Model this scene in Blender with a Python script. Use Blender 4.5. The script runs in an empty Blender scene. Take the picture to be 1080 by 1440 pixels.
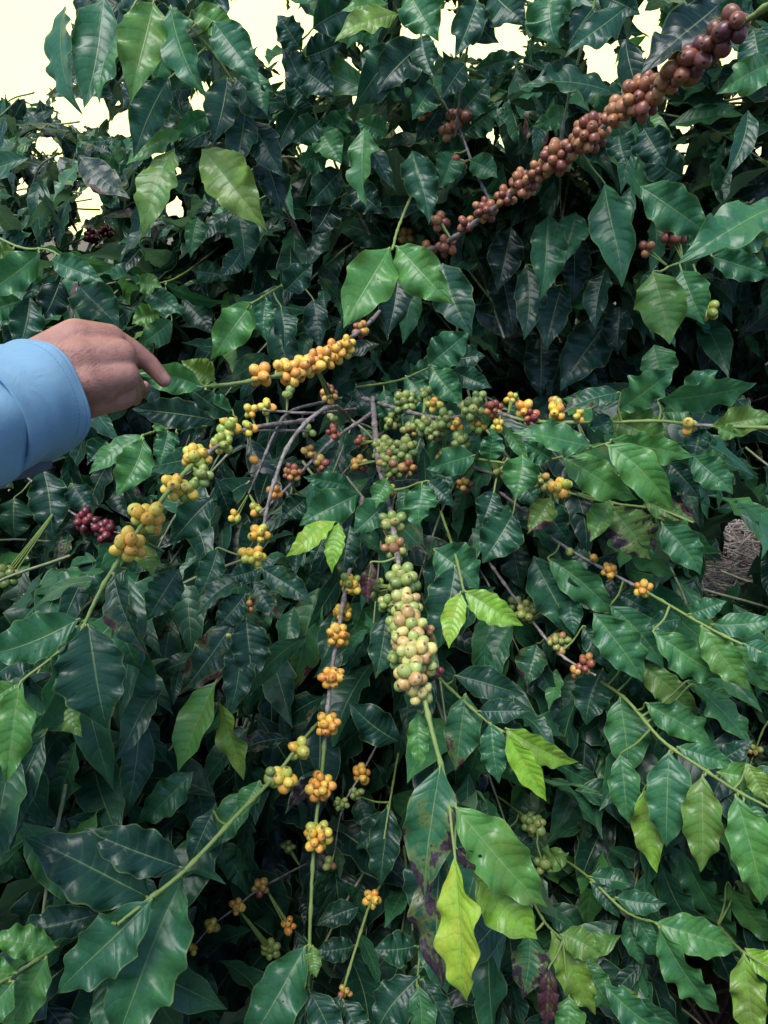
import bpy, math, random
import numpy as np
from mathutils import Vector

random.seed(7)
rng = np.random.default_rng(11)
SC = bpy.context.scene
COL = SC.collection

# ------------------------------------------------------------------ camera
CAM_H, PITCH, FPX = 1.40, math.radians(20.0), 1083.0
cam_d = bpy.data.cameras.new('camera')
cam_d.sensor_fit = 'HORIZONTAL'
cam_d.sensor_width = 36.0
cam_d.lens = 36.0 * FPX / 1080.0
cam_d.clip_start, cam_d.clip_end = 0.02, 900.0
cam = bpy.data.objects.new('camera', cam_d)
COL.objects.link(cam)
cam.location = (0, 0, CAM_H)
cam.rotation_euler = (math.radians(90) - PITCH, 0, 0)
SC.camera = cam
CAMP = np.array([0, 0, CAM_H])
FW = np.array([0, math.cos(PITCH), -math.sin(PITCH)])
UP = np.array([0, math.sin(PITCH), math.cos(PITCH)])
RT = np.array([1.0, 0, 0])

# ------------------------------------------------------------------ sky, sun, exposure
SUN_EL, SUN_AZ = math.radians(64), math.radians(-150)      # azimuth from +Y towards +X
world = bpy.data.worlds.new('World')
SC.world = world
world.use_nodes = True
wn = world.node_tree
wn.nodes.clear()
sky = wn.nodes.new('ShaderNodeTexSky')
sky.sky_type = 'NISHITA'
sky.sun_disc = False
sky.sun_elevation = SUN_EL
sky.sun_rotation = SUN_AZ
sky.air_density, sky.dust_density, sky.ozone_density = 1.0, 0.5, 5.0
EXPOSURE = 1.42
bg = wn.nodes.new('ShaderNodeBackground')
bg.inputs['Strength'].default_value = 0.115
wo = wn.nodes.new('ShaderNodeOutputWorld')
# a thin warm cloud bank low in the sky ahead, the blue sky above and behind
wg = wn.nodes.new('ShaderNodeTexCoord')
dp = wn.nodes.new('ShaderNodeVectorMath'); dp.operation = 'DOT_PRODUCT'
dp.inputs[1].default_value = (-0.10, 0.97, 0.22)
wn.links.new(wg.outputs['Generated'], dp.inputs[0])
mr = wn.nodes.new('ShaderNodeMapRange'); mr.interpolation_type = 'SMOOTHSTEP'
mr.inputs[1].default_value, mr.inputs[2].default_value = 0.45, 0.85
wn.links.new(dp.outputs['Value'], mr.inputs[0])
mx = wn.nodes.new('ShaderNodeMix'); mx.data_type = 'RGBA'
k = 2.0 / 2 ** EXPOSURE / 0.115
cl = wn.nodes.new('ShaderNodeTexNoise'); cl.inputs['Scale'].default_value = 5.0; cl.inputs['Detail'].default_value = 4.0
wn.links.new(wg.outputs['Generated'], cl.inputs['Vector'])
cc = wn.nodes.new('ShaderNodeMix'); cc.data_type = 'RGBA'
cc.inputs[6].default_value, cc.inputs[7].default_value = (k * 1.0, k * 0.94, k * 0.36, 1), (k * 1.05, k * 1.02, k * 0.50, 1)
wn.links.new(cl.outputs[0], cc.inputs[0])
wn.links.new(cc.outputs[2], mx.inputs[7])
wn.links.new(mr.outputs[0], mx.inputs[0])
wn.links.new(sky.outputs[0], mx.inputs[6])
wn.links.new(mx.outputs[2], bg.inputs[0])
wn.links.new(bg.outputs[0], wo.inputs[0])
sun_d = bpy.data.lights.new('sun', 'SUN')
sun_d.energy = 2.2
sun_d.angle = math.radians(35)
sun_d.color = (1.0, 0.985, 0.95)
sun = bpy.data.objects.new('sun', sun_d)
COL.objects.link(sun)
sdir = Vector((math.sin(SUN_AZ) * math.cos(SUN_EL), math.cos(SUN_AZ) * math.cos(SUN_EL), math.sin(SUN_EL)))
sun.rotation_euler = sdir.to_track_quat('Z', 'Y').to_euler()
SC.view_settings.view_transform = 'Standard'
SC.view_settings.look = 'None'
SC.view_settings.exposure = EXPOSURE
SC.view_settings.gamma = 1.0
SC.view_settings.use_curve_mapping = False
SC.render.engine = 'CYCLES'
SC.cycles.max_bounces = 8
SC.cycles.transmission_bounces = 4
SC.cycles.use_denoising = True


def P(x, y, d):
    """photo pixel and distance along the view axis -> place in the world"""
    return CAMP + FW * d + RT * ((x - 540.0) / FPX * d) + UP * ((720.0 - y) / FPX * d)


def proj(p):
    q = np.asarray(p) - CAMP
    d = q @ FW
    dd = np.where(np.abs(d) < 1e-4, 1e-4, d)
    return q @ RT / dd * FPX + 540.0, 720.0 - q @ UP / dd * FPX, d


def unit(v):
    v = np.asarray(v, float)
    return v / (np.linalg.norm(v, axis=-1, keepdims=True) + 1e-12)


# ------------------------------------------------------------------ materials
class NT:
    def __init__(self, name):
        self.m = bpy.data.materials.new(name)
        self.m.use_nodes = True
        self.t = self.m.node_tree
        self.t.nodes.clear()

    def n(self, typ, ins=None, **kw):
        nd = self.t.nodes.new(typ)
        for k, v in kw.items():
            setattr(nd, k, v)
        for k, v in (ins or {}).items():
            if hasattr(v, 'is_linked') or isinstance(v, bpy.types.NodeSocket):
                self.t.links.new(v, nd.inputs[k])
            else:
                nd.inputs[k].default_value = v
        return nd

    def math(self, op, a, b=0.0, c=0.0, clamp=False):
        return self.n('ShaderNodeMath', {0: a, 1: b, 2: c}, operation=op, use_clamp=clamp).outputs[0]

    def smooth(self, x, lo, hi):
        nd = self.n('ShaderNodeMapRange', {0: x, 1: lo, 2: hi, 3: 0.0, 4: 1.0}, interpolation_type='SMOOTHSTEP')
        return nd.outputs[0]

    def mix(self, f, a, b, blend='MIX'):
        nd = self.t.nodes.new('ShaderNodeMix')
        nd.data_type = 'RGBA'
        nd.blend_type = blend
        for i, v in ((0, f), (6, a), (7, b)):
            if isinstance(v, bpy.types.NodeSocket):
                self.t.links.new(v, nd.inputs[i])
            else:
                nd.inputs[i].default_value = v if i == 0 else (*v, 1.0) if len(v) == 3 else v
        return nd.outputs[2]

    def attr(self, name):
        return self.n('ShaderNodeAttribute', attribute_name=name)

    def ramp(self, f, stops):
        nd = self.n('ShaderNodeValToRGB', {0: f})
        cr = nd.color_ramp
        while len(cr.elements) < len(stops):
            cr.elements.new(0.5)
        for e, (p, c) in zip(cr.elements, stops):
            e.position = p
            e.color = (*c, 1.0)
        return nd.outputs[0]

    def out(self, s):
        self.n('ShaderNodeOutputMaterial', {0: s})
        return self.m


def leaf_material():
    N = NT('coffee_leaf')
    uv = N.n('ShaderNodeUVMap').outputs[0]
    sep = N.n('ShaderNodeSeparateXYZ', {0: uv})
    u, v = sep.outputs[0], sep.outputs[1]
    tone, burn, rnd = (N.attr(a).outputs['Fac'] for a in ('tone', 'burn', 'rnd'))
    av = N.math('ABSOLUTE', N.math('MULTIPLY_ADD', v, 2.0, -1.0))
    off = N.n('ShaderNodeCombineXYZ', {0: N.math('MULTIPLY', rnd, 91.7), 1: N.math('MULTIPLY', rnd, 47.3), 2: N.math('MULTIPLY', rnd, 13.1)}).outputs[0]
    stretched = N.n('ShaderNodeVectorMath', {0: uv, 1: (2.2, 1.0, 1.0)}, operation='MULTIPLY').outputs[0]
    co = N.n('ShaderNodeVectorMath', {0: stretched, 1: off}, operation='ADD').outputs[0]
    n1 = N.n('ShaderNodeTexNoise', {'Vector': co, 'Scale': 2.2, 'Detail': 4.0, 'Roughness': 0.6}).outputs[0]
    n2 = N.n('ShaderNodeTexNoise', {'Vector': co, 'Scale': 14.0, 'Detail': 3.0, 'Roughness': 0.6}).outputs[0]
    # veins: eight or so arched pairs, the midrib, and the swelling of the blade between them
    arch = N.math('POWER', av, 1.6)
    jit = N.math('MULTIPLY_ADD', n1, 0.5, -0.25)
    ph = N.math('ADD', N.math('MULTIPLY', N.math('SUBTRACT', u, N.math('MULTIPLY', arch, 0.12)), 10.0), N.math('ADD', jit, N.math('MULTIPLY', v, 0.5)))
    fr = N.math('ABSOLUTE', N.math('SUBTRACT', N.math('FRACT', ph), 0.5))         # 0.5 on a vein
    vein = N.smooth(fr, 0.40, 0.49)
    vein = N.math('MULTIPLY', vein, N.smooth(av, 0.97, 0.55))
    rib = N.smooth(av, N.math('MULTIPLY_ADD', u, -0.03, 0.055), 0.012)
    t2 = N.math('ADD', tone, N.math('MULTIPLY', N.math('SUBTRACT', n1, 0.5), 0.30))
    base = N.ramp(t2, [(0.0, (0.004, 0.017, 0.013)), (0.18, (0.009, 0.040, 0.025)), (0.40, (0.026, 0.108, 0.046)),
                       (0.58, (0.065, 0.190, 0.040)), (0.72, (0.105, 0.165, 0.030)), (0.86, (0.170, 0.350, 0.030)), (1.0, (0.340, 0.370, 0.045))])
    base = N.mix(N.math('MULTIPLY', vein, 0.15), base, (0.085, 0.160, 0.060))
    base = N.mix(N.math('MULTIPLY', rib, 0.65), base, (0.160, 0.235, 0.080))
    base = N.mix(N.math('MULTIPLY', N.smooth(av, 0.925, 0.985), 0.5), base, (0.150, 0.210, 0.060))
    spot = N.n('ShaderNodeHueSaturation', {'Hue': 0.5, 'Saturation': 1.0, 'Value': N.math('MULTIPLY_ADD', n2, 0.7, 0.65), 'Fac': 1.0, 'Color': base}).outputs[0]
    # rust spots: a few on some leaves
    vo = N.n('ShaderNodeTexVoronoi', {'Vector': co, 'Scale': 5.0, 'Randomness': 1.0})
    vc = N.n('ShaderNodeSeparateColor', {0: vo.outputs['Color']})
    few = N.math('GREATER_THAN', vc.outputs[0], 0.72)
    bite = N.math('MULTIPLY', N.math('LESS_THAN', N.math('MULTIPLY_ADD', n2, 0.08, vo.outputs['Distance']), 0.115), N.math('MULTIPLY', N.math('GREATER_THAN', vc.outputs[1], 0.72), few))
    rust = N.math('MULTIPLY', N.smooth(vo.outputs['Distance'], 0.13, 0.05), few)
    spot = N.mix(N.math('MULTIPLY', rust, 0.7), spot, (0.10, 0.075, 0.035))
    # scorched tips and margins
    m = N.math('ADD', N.math('MULTIPLY', n1, 0.95), N.math('ADD', N.math('MULTIPLY', u, 0.22), N.math('MULTIPLY', av, 0.16)))
    edge = N.math('SUBTRACT', 1.13, N.math('MULTIPLY', burn, 0.58))
    halo = N.smooth(m, N.math('SUBTRACT', edge, 0.10), edge)
    dead = N.smooth(m, edge, N.math('ADD', edge, 0.04))
    deadc = N.mix(N.smooth(n2, 0.35, 0.65), N.mix(N.smooth(rnd, 0.4, 0.6), (0.016, 0.010, 0.016), (0.075, 0.016, 0.014)), (0.048, 0.030, 0.042))
    spot = N.mix(N.math('MULTIPLY', halo, 0.55), spot, (0.12, 0.13, 0.03))
    spot = N.mix(dead, spot, deadc)
    back = N.n('ShaderNodeNewGeometry').outputs['Backfacing']
    pale = N.mix(0.55, spot, (0.075, 0.125, 0.060))
    col = N.mix(N.math('MULTIPLY', back, N.math('SUBTRACT', 1.0, dead)), spot, pale)
    h = N.math('ADD', N.math('MULTIPLY', N.math('POWER', fr, 2.0), -2.2), N.math('ADD', N.math('MULTIPLY', rib, -0.5), N.math('MULTIPLY', n2, 0.18)))
    bump = N.n('ShaderNodeBump', {'Height': h, 'Strength': 0.27, 'Distance': 0.003}).outputs[0]
    rough = N.math('ADD', N.math('MULTIPLY_ADD', n2, 0.20, 0.25), N.math('MULTIPLY', N.math('MAXIMUM', back, dead), 0.25))
    pb = N.n('ShaderNodeBsdfPrincipled', {'Base Color': col, 'Roughness': rough, 'Normal': bump, 'Specular IOR Level': 0.34}).outputs[0]
    tcol = N.n('ShaderNodeHueSaturation', {'Hue': 0.485, 'Saturation': 1.1, 'Value': 1.7, 'Fac': 1.0, 'Color': col}).outputs[0]
    tr = N.n('ShaderNodeBsdfTranslucent', {'Color': tcol, 'Normal': bump}).outputs[0]
    solid = N.n('ShaderNodeMixShader', {0: 0.25, 1: pb, 2: tr}).outputs[0]
    return N.out(N.n('ShaderNodeMixShader', {0: bite, 1: solid, 2: N.n('ShaderNodeBsdfTransparent').outputs[0]}).outputs[0])


def cherry_material():
    N = NT('coffee_cherry')
    tint = N.attr('tint').outputs['Color']
    pole = N.attr('pole').outputs['Fac']
    rnd = N.attr('rnd').outputs['Fac']
    co = N.n('ShaderNodeTexCoord').outputs['Object']
    n1 = N.n('ShaderNodeTexNoise', {'Vector': co, 'Scale': 170.0, 'Detail': 3.0}).outputs[0]
    n2 = N.n('ShaderNodeTexNoise', {'Vector': co, 'Scale': 600.0, 'Detail': 2.0}).outputs[0]
    c = N.n('ShaderNodeHueSaturation', {'Hue': N.math('MULTIPLY_ADD', n1, -0.05, 0.525), 'Saturation': 1.0, 'Value': N.math('MULTIPLY_ADD', n2, 0.5, 0.75), 'Fac': 1.0, 'Color': tint}).outputs[0]
    speck = N.smooth(n1, 0.66, 0.72)
    c = N.mix(N.math('MULTIPLY', speck, 0.6), c, (0.09, 0.035, 0.02))
    ring = N.math('MULTIPLY', N.smooth(pole, 0.60, 0.30), N.math('MULTIPLY', rnd, 0.8))
    c = N.mix(ring, c, (0.14, 0.055, 0.025))
    c = N.mix(N.math('MULTIPLY', N.smooth(pole, 0.30, N.math('MULTIPLY', rnd, 0.22)), N.math('MULTIPLY_ADD', rnd, 0.5, 0.45)), c, (0.03, 0.017, 0.012))
    bl = N.math('MULTIPLY', N.smooth(n1, 0.50, 0.64), N.smooth(rnd, 0.35, 0.9))
    c = N.mix(N.math('MULTIPLY', bl, 0.45), c, (0.22, 0.075, 0.03))
    bump = N.n('ShaderNodeBump', {'Height': n2, 'Strength': 0.15, 'Distance': 0.001}).outputs[0]
    pb = N.n('ShaderNodeBsdfPrincipled', {'Base Color': c, 'Roughness': N.math('MULTIPLY_ADD', n1, 0.2, 0.28), 'Normal': bump, 'Specular IOR Level': 0.45,
                                          'Subsurface Weight': 0.08, 'Subsurface Scale': 0.004}).outputs[0]
    return N.out(pb)


def stem_material():
    N = NT('coffee_stem')
    bark = N.attr('bark').outputs['Fac']
    co = N.n('ShaderNodeTexCoord').outputs['Object']
    n1 = N.n('ShaderNodeTexNoise', {'Vector': co, 'Scale': 90.0, 'Detail': 5.0, 'Roughness': 0.7}).outputs[0]
    n2 = N.n('ShaderNodeTexNoise', {'Vector': co, 'Scale': 420.0, 'Detail': 3.0}).outputs[0]
    g = N.mix(n1, (0.085, 0.150, 0.030), (0.190, 0.240, 0.060))
    b = N.mix(N.smooth(n1, 0.35, 0.65), (0.075, 0.055, 0.048), (0.230, 0.195, 0.180))
    bk = N.smooth(N.math('ADD', bark, N.math('MULTIPLY', N.math('SUBTRACT', n1, 0.5), 0.5)), 0.35, 0.65)
    c = N.mix(bk, g, b)
    bump = N.n('ShaderNodeBump', {'Height': N.math('ADD', n1, N.math('MULTIPLY', n2, 0.4)), 'Strength': 0.5, 'Distance': 0.002}).outputs[0]
    return N.out(N.n('ShaderNodeBsdfPrincipled', {'Base Color': c, 'Roughness': 0.62, 'Normal': bump}).outputs[0])


def skin_material():
    N = NT('skin')
    co = N.n('ShaderNodeTexCoord').outputs['Object']
    n1 = N.n('ShaderNodeTexNoise', {'Vector': co, 'Scale': 45.0, 'Detail': 4.0}).outputs[0]
    n2 = N.n('ShaderNodeTexNoise', {'Vector': co, 'Scale': 900.0, 'Detail': 3.0}).outputs[0]
    vo = N.n('ShaderNodeTexVoronoi', {'Vector': co, 'Scale': 700.0}, feature='DISTANCE_TO_EDGE').outputs['Distance']
    c = N.mix(N.smooth(n1, 0.3, 0.7), (0.245, 0.105, 0.075), (0.340, 0.160, 0.118))
    c = N.mix(N.math('MULTIPLY', N.smooth(n2, 0.55, 0.75), 0.25), c, (0.13, 0.055, 0.045))
    n3 = N.n('ShaderNodeTexNoise', {'Vector': co, 'Scale': 160.0, 'Detail': 4.0, 'Distortion': 0.6}).outputs[0]
    c = N.mix(N.math('MULTIPLY', N.smooth(n3, 0.45, 0.65), 0.3), c, (0.36, 0.14, 0.12))
    h = N.math('ADD', N.math('ADD', N.math('MULTIPLY', N.smooth(vo, 0.0, 0.2), 0.6), N.math('MULTIPLY', n2, 0.6)), N.math('MULTIPLY', n3, 2.5))
    bump = N.n('ShaderNodeBump', {'Height': h, 'Strength': 0.45, 'Distance': 0.001}).outputs[0]
    return N.out(N.n('ShaderNodeBsdfPrincipled', {'Base Color': c, 'Roughness': 0.52, 'Normal': bump, 'Subsurface Weight': 0.12, 'Subsurface Scale': 0.006}).outputs[0])


def cloth_material(name, c0, c1, seams=False):
    N = NT(name)
    uv = N.n('ShaderNodeUVMap').outputs[0]
    sep = N.n('ShaderNodeSeparateXYZ', {0: uv})
    n1 = N.n('ShaderNodeTexNoise', {'Vector': N.n('ShaderNodeTexCoord').outputs['Object'], 'Scale': 28.0, 'Detail': 4.0}).outputs[0]
    wa = N.n('ShaderNodeTexWave', {'Vector': uv, 'Scale': 160.0, 'Distortion': 0.4}, wave_type='BANDS', bands_direction='X').outputs[1]
    wb = N.n('ShaderNodeTexWave', {'Vector': uv, 'Scale': 160.0, 'Distortion': 0.4}, wave_type='BANDS', bands_direction='Y').outputs[1]
    weave = N.math('MULTIPLY', N.math('ADD', wa, wb), 0.5)
    c = N.mix(N.math('ADD', N.math('MULTIPLY', n1, 0.7), N.math('MULTIPLY', weave, 0.3)), c0, c1)
    n0 = N.n('ShaderNodeTexNoise', {'Vector': N.n('ShaderNodeTexCoord').outputs['Object'], 'Scale': 70.0, 'Detail': 3.0, 'Distortion': 1.2}).outputs[0]
    h = N.math('ADD', N.math('MULTIPLY', weave, 0.25), N.math('ADD', N.math('MULTIPLY', n1, 2.5), N.math('MULTIPLY', n0, 1.6)))
    if seams:
        s = N.math('ABSOLUTE', N.math('SUBTRACT', sep.outputs[0], 0.93))
        line = N.math('MULTIPLY', N.smooth(s, 0.012, 0.004), 0.8)
        s2 = N.math('ABSOLUTE', N.math('SUBTRACT', sep.outputs[0], 0.80))
        line2 = N.math('MULTIPLY', N.smooth(s2, 0.012, 0.004), N.math('GREATER_THAN', N.math('FRACT', N.math('MULTIPLY', sep.outputs[1], 90.0)), 0.35))
        ln = N.math('MAXIMUM', line, line2)
        c = N.mix(N.math('MULTIPLY', ln, 0.6), c, (0.05, 0.11, 0.22))
        h = N.math('SUBTRACT', h, N.math('MULTIPLY', ln, 1.0))
    bump = N.n('ShaderNodeBump', {'Height': h, 'Strength': 0.6, 'Distance': 0.003}).outputs[0]
    return N.out(N.n('ShaderNodeBsdfPrincipled', {'Base Color': c, 'Roughness': 0.85, 'Normal': bump, 'Sheen Weight': 0.15}).outputs[0])


def plain_noise(name, c0, c1, scale, rough=0.9, bump=0.6, dist=0.02):
    N = NT(name)
    co = N.n('ShaderNodeTexCoord').outputs['Object']
    n1 = N.n('ShaderNodeTexNoise', {'Vector': co, 'Scale': scale, 'Detail': 6.0, 'Roughness': 0.65}).outputs[0]
    c = N.mix(N.smooth(n1, 0.3, 0.7), c0, c1)
    b = N.n('ShaderNodeBump', {'Height': n1, 'Strength': bump, 'Distance': dist}).outputs[0]
    return N.out(N.n('ShaderNodeBsdfPrincipled', {'Base Color': c, 'Roughness': rough, 'Normal': b}).outputs[0])


M_LEAF, M_CHERRY, M_STEM, M_SKIN = leaf_material(), cherry_material(), stem_material(), skin_material()
M_NAIL = plain_noise('fingernail', (0.29, 0.135, 0.11), (0.35, 0.17, 0.14), 60.0, 0.35, 0.1, 0.0005)
M_HAIR = plain_noise('dark_hair', (0.012, 0.008, 0.006), (0.03, 0.02, 0.015), 60.0, 0.5, 0.1, 0.0005)
M_SHIRT = cloth_material('blue_chambray', (0.095, 0.250, 0.385), (0.190, 0.365, 0.500))
M_CUFF = cloth_material('blue_chambray_cuff', (0.100, 0.255, 0.390), (0.190, 0.365, 0.500), True)
M_PLACKET = cloth_material('navy_cloth', (0.030, 0.055, 0.130), (0.055, 0.090, 0.190))
M_SOIL = plain_noise('soil', (0.030, 0.022, 0.020), (0.095, 0.075, 0.070), 9.0)
M_TWIG = plain_noise('dry_twig', (0.080, 0.062, 0.058), (0.430, 0.370, 0.330), 14.0)
M_DEADLEAF = plain_noise('dead_leaf', (0.080, 0.050, 0.035), (0.260, 0.190, 0.140), 30.0)


# ------------------------------------------------------------------ mesh builder (quads)
class MB:
    def __init__(self):
        self.v, self.f, self.uv, self.at, self.n, self.mi = [], [], [], {}, 0, []

    def grid(self, V, uv=None, closed=False, mat=0, **attrs):
        """V: (..., nu, nv, 3) grids; each becomes (nu-1)x(nv-1) quads"""
        V = np.asarray(V, float)
        if V.ndim == 3:
            V = V[None]
        n, nu, nv, _ = V.shape
        idx = np.arange(nu * nv).reshape(nu, nv)
        if closed:
            idx = np.concatenate([idx, idx[:, :1]], 1)
        q = np.stack([idx[:-1, :-1], idx[:-1, 1:], idx[1:, 1:], idx[1:, :-1]], -1).reshape(-1, 4)
        f = (q[None] + (np.arange(n) * nu * nv)[:, None, None]).reshape(-1, 4) + self.n
        self.v.append(V.reshape(-1, 3))
        self.f.append(f)
        self.mi.append(np.full(len(f), mat, np.int32))
        if uv is None:
            uu, vv = np.meshgrid(np.linspace(0, 1, nu), np.linspace(0, 1, nv), indexing='ij')
            uv = np.stack([uu, vv], -1)[None].repeat(n, 0)
        self.uv.append(np.asarray(uv, float).reshape(-1, 2))
        cnt = n * nu * nv
        for k, a in attrs.items():
            a = np.asarray(a, float)
            if k == 'tint':
                a = np.broadcast_to(a.reshape(n, -1, 3), (n, nu * nv, 3)).reshape(-1, 3)
            elif a.ndim == 0:
                a = np.full(cnt, float(a))
            elif a.shape == (n,):
                a = np.repeat(a, nu * nv)
            else:
                a = a.reshape(-1)
            self.at.setdefault(k, []).append((self.n, a))
        self.n += cnt

    def build(self, name, mats, parent=None, origin=None):
        V = np.concatenate(self.v)
        F = np.concatenate(self.f)
        UV = np.concatenate(self.uv)
        o3 = np.zeros(3)
        if origin is not None:
            o3 = np.asarray(origin, float)
        me = bpy.data.meshes.new(name)
        me.vertices.add(len(V))
        me.vertices.foreach_set('co', (V - o3).astype(np.float32).ravel())
        me.loops.add(F.size)
        me.loops.foreach_set('vertex_index', F.astype(np.int32).ravel())
        me.polygons.add(len(F))
        me.polygons.foreach_set('loop_start', (np.arange(len(F)) * 4).astype(np.int32))
        me.polygons.foreach_set('material_index', np.concatenate(self.mi))
        me.polygons.foreach_set('use_smooth', np.ones(len(F), bool))
        l = me.uv_layers.new(name='UVMap')
        l.data.foreach_set('uv', UV[F.ravel()].astype(np.float32).ravel())
        for k, parts in self.at.items():
            if k == 'tint':
                full = np.ones((len(V), 4), np.float32)
                for s, a in parts:
                    full[s:s + len(a), :3] = a
                at = me.attributes.new(k, 'FLOAT_COLOR', 'POINT')
                at.data.foreach_set('color', full.ravel())
            else:
                full = np.zeros(len(V), np.float32)
                for s, a in parts:
                    full[s:s + len(a)] = a
                at = me.attributes.new(k, 'FLOAT', 'POINT')
                at.data.foreach_set('value', full)
        me.update(calc_edges=True)
        for m in (mats if isinstance(mats, (list, tuple)) else [mats]):
            me.materials.append(m)
        ob = bpy.data.objects.new(name, me)
        COL.objects.link(ob)
        if parent is not None:
            ob.parent = parent
            ob.location = o3 - world_loc(parent)
        else:
            ob.location = o3
        return ob


def world_loc(o):
    p = np.zeros(3)
    while o is not None:
        p = p + np.array(o.location)
        o = o.parent
    return p


def thing(name, label, cat, loc, group=None):
    o = bpy.data.objects.new(name, None)
    o.empty_display_size = 0.1
    COL.objects.link(o)
    o.location = loc
    o['label'], o['category'] = label, cat
    if group:
        o['group'] = group
    return o


# ------------------------------------------------------------------ shapes
def catmull(pts, n):
    pts = np.asarray(pts, float)
    k = len(pts)
    if k < 3:
        t = np.linspace(0, 1, n)[:, None]
        return pts[0] * (1 - t) + pts[-1] * t
    q = np.vstack([2 * pts[0] - pts[1], pts, 2 * pts[-1] - pts[-2]])
    t = np.linspace(0, k - 1 - 1e-6, n)
    i = t.astype(int)
    t = (t - i)[:, None]
    a, b, c, d = q[i], q[i + 1], q[i + 2], q[i + 3]
    return 0.5 * (2 * b + (c - a) * t + (2 * a - 5 * b + 4 * c - d) * t ** 2 + (3 * b - a - 3 * c + d) * t ** 3)


def tube(mb, pts, rad, bark=0.0, seg=8, n=None, knots=0.0, wob=0.0, mat=0):
    pts = np.asarray(pts, float)
    n = n or max(6, 6 * len(pts))
    c = catmull(pts, n)
    s = np.linspace(0, 1, len(rad))
    t = np.linspace(0, 1, n)
    r = np.interp(t, s, rad)
    bk = np.interp(t, np.linspace(0, 1, np.size(bark)), np.atleast_1d(bark))
    if wob:
        c = c + rng.normal(0, wob, c.shape)
    if knots:
        ln = np.concatenate([[0], np.cumsum(np.linalg.norm(np.diff(c, axis=0), axis=1))])
        r = r * (1 + 0.45 * np.exp(-((((ln / knots) % 1) - 0.5) / 0.09) ** 2))
    T = unit(np.gradient(c, axis=0))
    ref = np.array([0.31, 0.22, 0.92])
    A = unit(np.cross(T, ref))
    B = np.cross(T, A)
    a = np.linspace(0, 2 * math.pi, seg, endpoint=False)
    V = c[:, None] + r[:, None, None] * (np.cos(a)[None, :, None] * A[:, None] + np.sin(a)[None, :, None] * B[:, None])
    mb.grid(V, closed=True, mat=mat, bark=np.repeat(bk, seg))
    return c


WU = np.array([0, .04, .1, .2, .32, .45, .58, .7, .8, .87, .92, .96, 1.0])
WV = np.array([.03, .14, .40, .74, .95, 1.0, .93, .75, .50, .30, .17, .09, .0])


def leaf_grid(P0, A, Nn, L, W, nu=14, nv=6, bow=0.0, side=0.0, droop=0.0, fold=0.25, wave=0.25, tipc=0.0, seed=0, puff=0.0, down=None, twist=0.0):
    """leaf blades as (n, nu+1, nv+1, 3) grids; every argument may be an array of n"""
    P0, A, Nn = np.atleast_2d(P0), unit(np.atleast_2d(A)), np.atleast_2d(Nn)
    n = len(P0)
    Nn = unit(Nn - A * (Nn * A).sum(-1, keepdims=True))
    S = np.cross(A, Nn)
    r = np.random.default_rng(seed)
    ar = lambda x: np.broadcast_to(np.asarray(x, float), (n,)).reshape(n, 1, 1)
    L, W, bow, side, droop, fold, wave, tipc = map(ar, (L, W, bow, side, droop, fold, wave, tipc))
    u = np.linspace(0, 1, nu + 1)[None, :, None]
    v = np.linspace(-1, 1, nv + 1)[None, None, :]
    hw = np.interp(u, WU, WV) * W * 0.5
    f1, p1, p2 = r.uniform(2.2, 4.4, (n, 1, 1)), r.uniform(0, 6.28, (n, 1, 1)), r.uniform(0, 6.28, (n, 1, 1))
    asym = r.normal(0, 0.06, (n, 1, 1))
    sv = np.where(v > 0, 1 + asym, 1 - asym)
    ph = np.where(v > 0, p1, p2)
    ruff = np.sin(2 * math.pi * f1 * u + ph) + 0.6 * np.sin(2 * math.pi * 1.3 * u + p2 * 2) + 0.3 * np.sin(2 * math.pi * f1 * 1.6 * u + ph * 1.7)
    hw = hw * (1 + 0.07 * np.sin(2 * math.pi * f1 * 1.3 * u + ph + 1) * np.abs(v)) * sv
    x = L * u
    z = bow * L * 4 * u * (1 - u) + hw * np.abs(v) * fold + wave * hw * ruff * np.abs(v) ** 2.2 - tipc * L * np.clip(u - 0.72, 0, 1) ** 2 * 6
    if puff:
        z = z + puff * hw * np.sin(math.pi * (10 * (u - 0.12 * np.abs(v) ** 1.6))) ** 2 * np.abs(v) * (1 - np.abs(v)) * 2
    y = v * hw * np.sqrt(np.clip(1 - (0.5 * fold) ** 2, 0.3, 1)) + side * L * 4 * u * (1 - u) + 0 * u
    x = x + 0 * v
    tw = ar(twist) * (u - 0.35)
    y, z = y * np.cos(tw) - z * np.sin(tw), y * np.sin(tw) + z * np.cos(tw)
    G = P0[:, None, None] + x[..., None] * A[:, None, None] + y[..., None] * S[:, None, None] + z[..., None] * Nn[:, None, None]
    if down is not None:
        G = G + (droop * L * u ** 2 + 0 * v)[..., None] * np.asarray(down)
    return G


TH = np.radians([3, 9, 14, 20, 32, 52, 75, 98, 122, 146, 168])


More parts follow.
